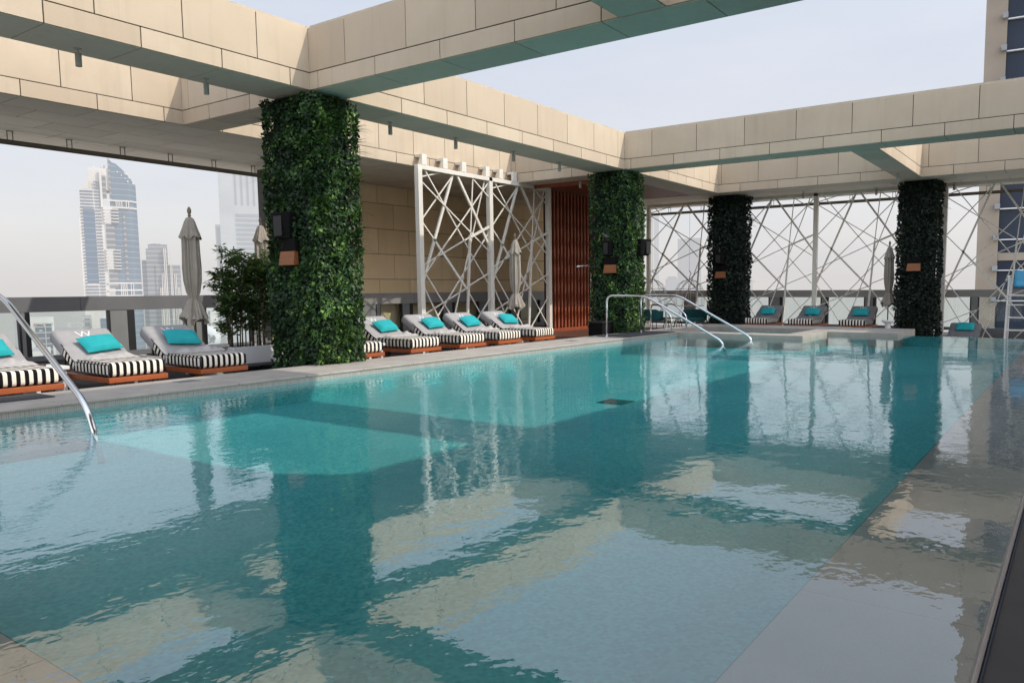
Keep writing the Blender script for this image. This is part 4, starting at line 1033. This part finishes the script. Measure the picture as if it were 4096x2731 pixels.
# ------------------------------------------------------------------ lifeguard chair and lifebuoy
LX, LY = 27.2, 1.98
t = thing('lifeguard_chair', (LX, LY, LOW), 'tall white lifeguard chair with a blue seat at the right edge', 'lifeguard chair')
fr = []
for dx in (0, .75):
    for dy in (0, -.75):
        b = MB(); b.tube([(LX+dx*1.5-(.16 if dx == 0 else 0), LY+(.05 if dy == 0 else -.8), LOW), (LX+dx, LY+dy, 1.52)], .026, 8); b.build('leg', M['white'], t)
for z in (-.45, -.15, .15, .55, .95, 1.25):
    b = MB(); b.tube([(LX-.04, LY, z), (LX-.04, LY-.75, z)], .024, 8); b.build('rung', M['white'], t)
b = MB(); b.tube(bez([(LX+.02, LY, 1.5), (LX+.02, LY, 1.86, .08), (LX+.65, LY, 1.86, .08), (LX+.65, LY, 1.5)]), .024, 8); b.tube(bez([(LX+.02, LY-.75, 1.5), (LX+.02, LY-.75, 1.86, .08), (LX+.65, LY-.75, 1.86, .08), (LX+.65, LY-.75, 1.5)]), .024, 8); b.build('armrest', M['white'], t)
b = MB(); prof = [(.05, 1.56), (.10, 1.53), (.45, 1.55), (.52, 1.60), (.58, 1.72), (.64, 2.0), (.66, 2.04)]
rows = []
for (dx, z) in prof:
    rows.append([b.vert((LX+dx, LY-.12-.55*i/6, z+.025*(abs(i-3)/3)**2)) for i in range(7)])
for p, q in zip(rows[:-1], rows[1:]):
    for i in range(6): b.face((p[i], p[i+1], q[i+1], q[i]))
o = b.build('seat', M['blue_plastic'], t, smooth=True); sd = o.modifiers.new('s', 'SOLIDIFY'); sd.thickness = .025
t = thing('lifebuoy', (LX-.1, LY-.72, .9), 'orange lifebuoy hung on the side of the white lifeguard chair', 'lifebuoy')
b = MB(); b.tube([(LX-.12, LY-.80+.27*math.cos(2*math.pi*k/32), .92+.27*math.sin(2*math.pi*k/32)) for k in range(32)], .065, 12, closed=True); b.build('ring', M['orange'], t, smooth=True)
for k in range(4):
    a = R(20+90*k); b = MB(); b.tube([(LX-.12, LY-.80+.27*math.cos(a+s), .92+.27*math.sin(a+s)) for s in (-.12, 0, .12)], .068, 12); b.build('white_band', M['white'], t, smooth=True)

# ------------------------------------------------------------------ the city in the haze
GZ = -150
b = MB(); S_ = 20000; b.poly([(-S_, -S_, GZ), (S_, -S_, GZ), (S_, S_, GZ), (-S_, S_, GZ)])
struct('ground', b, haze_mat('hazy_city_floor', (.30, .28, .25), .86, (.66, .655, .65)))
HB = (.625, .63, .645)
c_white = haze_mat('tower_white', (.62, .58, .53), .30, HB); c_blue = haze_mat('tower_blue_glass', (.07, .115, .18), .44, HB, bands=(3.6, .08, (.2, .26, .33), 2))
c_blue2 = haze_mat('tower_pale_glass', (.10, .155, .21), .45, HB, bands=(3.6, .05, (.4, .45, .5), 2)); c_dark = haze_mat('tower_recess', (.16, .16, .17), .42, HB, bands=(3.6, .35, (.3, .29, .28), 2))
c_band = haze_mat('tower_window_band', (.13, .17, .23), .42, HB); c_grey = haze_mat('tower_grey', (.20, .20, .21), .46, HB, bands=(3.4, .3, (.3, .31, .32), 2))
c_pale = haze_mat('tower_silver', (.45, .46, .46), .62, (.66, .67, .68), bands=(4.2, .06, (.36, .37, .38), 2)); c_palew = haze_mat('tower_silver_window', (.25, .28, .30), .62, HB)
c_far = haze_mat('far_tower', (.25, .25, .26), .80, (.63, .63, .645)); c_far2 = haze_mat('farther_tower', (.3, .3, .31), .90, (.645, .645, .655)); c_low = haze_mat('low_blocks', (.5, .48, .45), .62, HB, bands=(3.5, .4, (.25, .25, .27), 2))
def frame_at(px, depth):
    """local frame facing the terrace: x right, y away, z up, origin at eye height on that bearing"""
    p = at(px, 1150, depth); d = V((p.x, p.y, 0)).normalized(); r_ = V((d.y, -d.x, 0))
    return V((p.x, p.y, 0)), r_, d, depth/FPX
class Tower:
    def __init__(self, label, px, depth, yaw=0, name='tower', group=None, cat='tower'):
        self.o, self.r, self.d, self.k = frame_at(px, depth); self.px = px; self.kx = self.k*math.cos(math.atan((px-2048-CX)/FPX))
        if yaw:
            c_, s_ = math.cos(yaw), math.sin(yaw); self.r, self.d = self.r*c_+self.d*s_, self.d*c_-self.r*s_
        self.hy = 1150; self.t = thing(name, (self.o.x, self.o.y, GZ), label, cat, group)
    def bx(self, mb, x0, x1, ytop, ybot, f0_, f1_):
        """x in bearing units, y likewise (None = street level), f depth in metres in front (-) or behind (+) the face"""
        z1 = 1.56-(ytop-self.hy)*self.k; z0 = GZ if ybot is None else 1.56-(ybot-self.hy)*self.k
        xf = Matrix(((self.r.x, self.d.x, 0, self.o.x), (self.r.y, self.d.y, 0, self.o.y), (0, 0, 1, 0), (0, 0, 0, 1)))
        mb.box(((x0-self.px)*self.kx, f0_, z0), ((x1-self.px)*self.kx, f1_, z1), xf=xf)
    def part(self, name, m_, *boxes):
        b = MB()
        for q in boxes: self.bx(b, *q)
        return b.build(name, m_, self.t)
# main blue and white tower
def T1(x): return 314+x/2.7043
def T2(y): return 600+y/2.7043
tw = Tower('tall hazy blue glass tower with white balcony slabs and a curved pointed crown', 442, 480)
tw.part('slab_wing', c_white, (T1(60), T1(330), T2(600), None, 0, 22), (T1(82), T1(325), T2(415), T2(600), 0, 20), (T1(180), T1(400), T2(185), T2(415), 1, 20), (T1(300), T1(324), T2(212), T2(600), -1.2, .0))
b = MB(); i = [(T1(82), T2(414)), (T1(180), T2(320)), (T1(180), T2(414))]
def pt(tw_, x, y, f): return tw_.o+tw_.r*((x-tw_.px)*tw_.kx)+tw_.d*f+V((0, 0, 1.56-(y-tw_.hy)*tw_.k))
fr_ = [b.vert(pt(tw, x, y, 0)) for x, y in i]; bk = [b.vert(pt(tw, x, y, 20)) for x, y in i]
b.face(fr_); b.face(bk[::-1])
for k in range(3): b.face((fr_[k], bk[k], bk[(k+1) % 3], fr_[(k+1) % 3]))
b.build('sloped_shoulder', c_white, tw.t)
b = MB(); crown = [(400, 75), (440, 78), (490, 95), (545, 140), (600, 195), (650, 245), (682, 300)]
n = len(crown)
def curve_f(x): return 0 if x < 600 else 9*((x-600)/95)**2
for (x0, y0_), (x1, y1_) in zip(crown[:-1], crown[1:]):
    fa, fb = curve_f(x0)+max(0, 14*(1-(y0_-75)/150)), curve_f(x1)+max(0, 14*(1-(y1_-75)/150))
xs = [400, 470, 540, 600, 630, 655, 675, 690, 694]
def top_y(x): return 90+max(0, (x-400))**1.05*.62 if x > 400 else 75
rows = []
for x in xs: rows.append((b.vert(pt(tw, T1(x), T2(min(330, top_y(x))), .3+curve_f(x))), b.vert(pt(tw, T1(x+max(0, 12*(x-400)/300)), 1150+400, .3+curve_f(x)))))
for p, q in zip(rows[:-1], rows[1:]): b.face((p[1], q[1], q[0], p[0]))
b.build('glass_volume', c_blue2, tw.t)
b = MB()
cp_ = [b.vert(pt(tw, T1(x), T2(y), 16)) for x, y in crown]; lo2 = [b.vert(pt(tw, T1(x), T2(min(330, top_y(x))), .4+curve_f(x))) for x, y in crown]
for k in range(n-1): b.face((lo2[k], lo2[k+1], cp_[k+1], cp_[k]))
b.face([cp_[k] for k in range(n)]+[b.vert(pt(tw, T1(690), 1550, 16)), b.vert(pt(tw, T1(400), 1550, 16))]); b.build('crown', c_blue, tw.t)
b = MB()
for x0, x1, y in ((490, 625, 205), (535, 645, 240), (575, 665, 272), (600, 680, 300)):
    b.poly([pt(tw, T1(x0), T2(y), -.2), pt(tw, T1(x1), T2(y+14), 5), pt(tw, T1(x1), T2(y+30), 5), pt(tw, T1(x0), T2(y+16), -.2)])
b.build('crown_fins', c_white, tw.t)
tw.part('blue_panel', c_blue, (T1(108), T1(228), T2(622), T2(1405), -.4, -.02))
tw.part('recess', c_dark, (T1(322), T1(368), T2(262), T2(520), -.3, .2), (T1(335), T1(432), T2(772), T2(1040), -.6, .1), (T1(342), T1(440), T2(1260), T2(1460), -.6, .1), (T1(528), T1(556), T2(640), T2(1395), -.1, .25), (T1(400), T1(420), T2(90), T2(520), -.1, .25))
y = 330
while y < 1560:
    if y > 420: b = MB(); tw.bx(b, T1(82), T1(222) if y < 610 or y > 1410 else T1(106), T2(y), T2(y+13), -.55, -.03); b.build('window', c_band, tw.t)
    b = MB(); tw.bx(b, T1(236), T1(296), T2(y), T2(y+13), -.55, -.03); b.build('window', c_band, tw.t); y += 33.4
for y0_, y1_ in ((605, 765), (1040, 1255)):
    b = MB(); y = y0_
    while y < y1_: tw.bx(b, T1(318), T1(422), T2(y), T2(y+19), -1.2, .1); tw.bx(b, T1(420), T1(484), T2(y+8), T2(y+19), -2.6, .1); y += 33.4
    b.build('balcony', c_white, tw.t)
for y0_, y1_, xr in ((515, 602, 600), (1398, 1550, 610)):
    b = MB()
    for yy in ((y0_, y1_-14) if y1_-y0_ < 100 else (y0_, (y0_+y1_)/2, y1_-14)):
        tw.bx(b, T1(320), T1(xr), T2(yy), T2(yy+16), -.8, .2); tw.bx(b, T1(xr), T1(xr+50), T2(yy), T2(yy+16), .4, 3); tw.bx(b, T1(xr+50), T1(xr+92), T2(yy), T2(yy+16), 3, 9)
    for x in (460, 480, 500, 522, 570, 596): tw.bx(b, T1(x), T1(x+9), T2(y0_), T2(y1_), -.7, .2)
    b.build('white_frame', c_white, tw.t)
tw.part('roof_plant', c_white, (T1(247), T1(262), T2(150), T2(186), 6, 9), (T1(285), T1(345), T2(165), T2(186), 7, 9), (T1(350), T1(368), T2(143), T2(186), 6, 9))
# grey tower with pale pilasters
tw = Tower('hazy grey tower with tall pale pilasters, right of the blue tower', 640, 560)
tw.part('body', c_grey, (T1(750), T1(930), T2(1040), None, 2, 24), (T1(775), T1(985), T2(992), T2(1200), 4, 20), (T1(845), T1(1118), T2(1212), None, 1, 26), (T1(700), T1(750), T2(1160), None, 6, 20))
tw.part('pilaster', c_white, *[(T1(x), T1(x+w_), T2(y), None, -1.5, 1) for x, w_, y in ((940, 11, 1035), (958, 11, 1035), (1004, 9, 1038), (1018, 9, 1042), (908, 8, 1300), (926, 8, 1300), (1044, 8, 1305), (1060, 8, 1305), (884, 8, 1458), (900, 8, 1458), (1078, 8, 1462), (1092, 8, 1462))])
tw.part('roof_crane', c_grey, (T1(805), T1(915), T2(983), T2(990), 8, 9), (T1(850), T1(856), T2(975), T2(992), 8, 9))
# silver office tower
def U1(x): return 780+x/2.176
def U2(y): return 680+y/2.176
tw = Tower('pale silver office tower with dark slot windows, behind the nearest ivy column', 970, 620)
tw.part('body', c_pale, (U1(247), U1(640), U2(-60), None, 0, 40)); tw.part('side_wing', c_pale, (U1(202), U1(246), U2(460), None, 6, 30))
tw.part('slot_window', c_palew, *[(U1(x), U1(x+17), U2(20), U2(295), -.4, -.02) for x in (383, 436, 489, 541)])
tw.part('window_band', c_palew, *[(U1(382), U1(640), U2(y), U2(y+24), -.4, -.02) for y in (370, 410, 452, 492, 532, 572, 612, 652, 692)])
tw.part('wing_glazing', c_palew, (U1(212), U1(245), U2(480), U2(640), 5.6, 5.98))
# sign tower seen through the railing
def L1(x): return x/2.138
def L2(y): return 1180+y/2.138
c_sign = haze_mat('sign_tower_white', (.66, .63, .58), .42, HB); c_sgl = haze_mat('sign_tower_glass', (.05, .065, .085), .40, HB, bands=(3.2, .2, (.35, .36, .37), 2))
tw = Tower('white hotel tower with an arched dark window and a red and grey roof sign', 160, 420)
tw.part('body', c_sign, (L1(237), L1(440), L2(165), None, 0, 25)); tw.part('window_panel', c_sgl, (L1(275), L1(358), L2(240), None, -.5, -.02), (L1(368), L1(418), L2(218), None, -.5, -.02))
b = MB(); pts = [pt(tw, L1(316)+L1(41)*math.cos(R(a)), L2(240)-L1(20)*math.sin(R(a)), -.45) for a in range(0, 181, 15)]; b.poly(pts); b.build('arch_window', c_sgl, tw.t)
b = MB(); pts = [pt(tw, L1(322+16*math.cos(R(a))), L2(272+5*math.sin(R(a))), -.6) for a in range(0, 360, 20)]; b.poly(pts[::-1]); b.build('oval_emblem', c_sign, tw.t)
def wtext(tw_, body, x, y, size, m_, name):
    p = pt(tw_, x, y, -.7); o = text_mesh(body, size, name, m_, None, (0, 0, 0), (0, 0, 0), extrude=.02, align='LEFT')
    rot = Matrix(((tw_.r.x, 0, -tw_.d.x, p.x), (tw_.r.y, 0, -tw_.d.y, p.y), (0, 1, 0, p.z), (0, 0, 0, 1)))
    o.parent = tw_.t; o.matrix_world = rot @ Matrix.Identity(4)
    o.matrix_parent_inverse = Matrix.Identity(4); o.matrix_basis = Matrix.Translation(-tw_.t.location) @ rot
    return o
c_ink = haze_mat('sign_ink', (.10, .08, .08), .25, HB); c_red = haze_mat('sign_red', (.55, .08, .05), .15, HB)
wtext(tw, 'MILLENNIUM', L1(284), L2(217), 1.35*420/420, c_ink, 'sign_lettering')
tw.part('sign_logo', c_red, (L1(268), L1(271), L2(208), L2(228), -.8, -.5), (L1(272), L1(275.5), L2(216), L2(229), -.8, -.5), (L1(276.5), L1(280), L2(208), L2(228), -.8, -.5))
for (lab, px, dp, parts) in (
    ('low pale hotel block with a dark window strip, behind the sunlit lounger', 370, 440, [(c_dark, 'window_panel', (L1(705), L1(752), L2(170), None, -.5, -.02)), (c_low, 'body', (L1(682), L1(765), L2(150), None, 0, 20))]),
    ('low white block with blue glass panel, left of the wide grey pier', 407, 430, [(c_blue, 'window_panel', (L1(842), L1(902), L2(172), None, -.5, -.02)), (c_sign, 'body', (L1(822), L1(905), L2(150), None, 0, 20))]),
    ('flat roofed pale podium below the sign tower', 190, 300, [(c_sign, 'body', (L1(150), L1(395), L2(452), None, 0, 30)), (c_low, 'roof_deck', (L1(240), L1(370), L2(440), L2(452), 3, 20))]),
    ('pale ribbed tower behind the closed parasol pole', 800, 520, [(c_sign, 'body', (L1(1655), L1(1850), L2(100), None, 0, 25)), (c_dark, 'window_panel', (L1(1690), L1(1705), L2(110), None, -.5, -.02), (L1(1730), L1(1745), L2(110), None, -.5, -.02), (L1(1770), L1(1785), L2(110), None, -.5, -.02))]),
    ('small hazy grey block at the left edge through the railing glass', 50, 600, [(c_far, 'body', (L1(95), L1(140), L2(190), None, 0, 25))]),
    ('wide low hazy block behind the sunlit lounger', 280, 900, [(c_far, 'body', (L1(440), L1(660), L2(262), None, 0, 60))])):
    tw = Tower(lab, px, dp, name='city_block', group='low city blocks seen through the railing', cat='building')
    for (m_, nm, *bs) in parts: tw.part(nm, m_, *bs)
# silver oval building with flowing dark bands
tw = Tower('silver oval building with flowing dark bands, low behind the bamboo', 815, 380, name='oval_building', cat='building')
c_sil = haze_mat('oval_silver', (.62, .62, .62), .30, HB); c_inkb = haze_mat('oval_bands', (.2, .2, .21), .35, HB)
cx_, cy_2 = L1(1715), L2(355); A_, B_ = L1(150), L1(92)
b = MB(); b.tube([pt(tw, cx_+A_*.62*math.cos(2*math.pi*k/40), cy_2+B_*.66*math.sin(2*math.pi*k/40), 6) for k in range(40)], [3.4]*40, 16, closed=True); b.build('shell', c_sil, tw.t, smooth=True)
b = MB(); q = random.Random(5)
for k in range(26):
    a = q.uniform(0, 6.28); rr_ = q.uniform(.55, .95); sp_ = q.uniform(.2, .6)
    b.tube([pt(tw, cx_+A_*(rr_*.72+.06*math.sin(3*s*5+k))*math.cos(a+sp_*s), cy_2+B_*(rr_*.76)*math.sin(a+sp_*s), 2.4) for s in [j/7 for j in range(8)]], .22, 5)
b.build('flowing_band', c_inkb, tw.t)
# right hand tower close by
tan = basic('tower_tan_stone', (.33, .275, .215), (.28, .23, .175), scale=.25, rough=.8); tgl = basic('tower_dark_glass', (.03, .04, .062), (.018, .025, .04), scale=.1, rough=.25, spec=.2)
tw = Tower('tall tan stone tower with dark blue glazing and white floor fins at the right edge', 4010, 95, yaw=.0)
tw.part('stone_flank', tan, (3898, 3984, -900, None, 0, 22)); tw.part('glazing', tgl, (3984.5, 4420, -900, None, .6, 22))
tw.part('stone_end', tan, (4420.5, 4600, -900, None, 0, 22))
b = MB(); y = -860
while y < 1340: tw.bx(b, 3985, 4420, y+3, y+7, .1, .59); y += 121.5
b.build('floor_fin', M['white'], tw.t)
b = MB(); y = -873
while y < 1340: b = MB(); tw.bx(b, 3964, 3986, y, y+20, -.8, -.02); b.build('balcony_box', M['pier_light'], tw.t); y += 121.5
b = MB(); y = 1020
tw.bx(b, 3984.6, 4420, 1020, 1050, .3, .58); b.build('spandrel', tan, tw.t)
# far towers in the haze to the right
def W1(x): return 2560+x/2.138
def W2(y): return 720+y/2.138
for (lab, px, dp, m_, bs) in (
    ('tall broad tower, very faint in the haze between the far ivy columns', W1(420), 1500, c_far, [(W1(320), W1(420), W2(508), None, 0, 40), (W1(421), W1(522), W2(500), None, 6, 40)]),
    ('stepped apartment block, very faint in the haze left of the broad tower', W1(270), 1300, c_far, [(W1(217), W1(322), W2(845), None, 0, 40), (W1(235), W1(310), W2(825), W2(845), 4, 30)]),
    ('long low podium, very faint in the haze below the broad tower', W1(370), 1250, c_far, [(W1(170), W1(520), W2(920), None, 0, 40)]),
    ('narrow tall tower, almost lost in the haze beside the corner post', W1(140), 1700, c_far2, [(W1(118), W1(160), W2(300), None, 0, 40)]),
    ('small block almost lost in the haze right of the dark far ivy column', W1(945), 1700, c_far2, [(W1(925), W1(965), W2(885), None, 0, 40)])):
    tw = Tower(lab, px, dp, group='faint towers in the haze'); tw.part('body', m_, *bs)
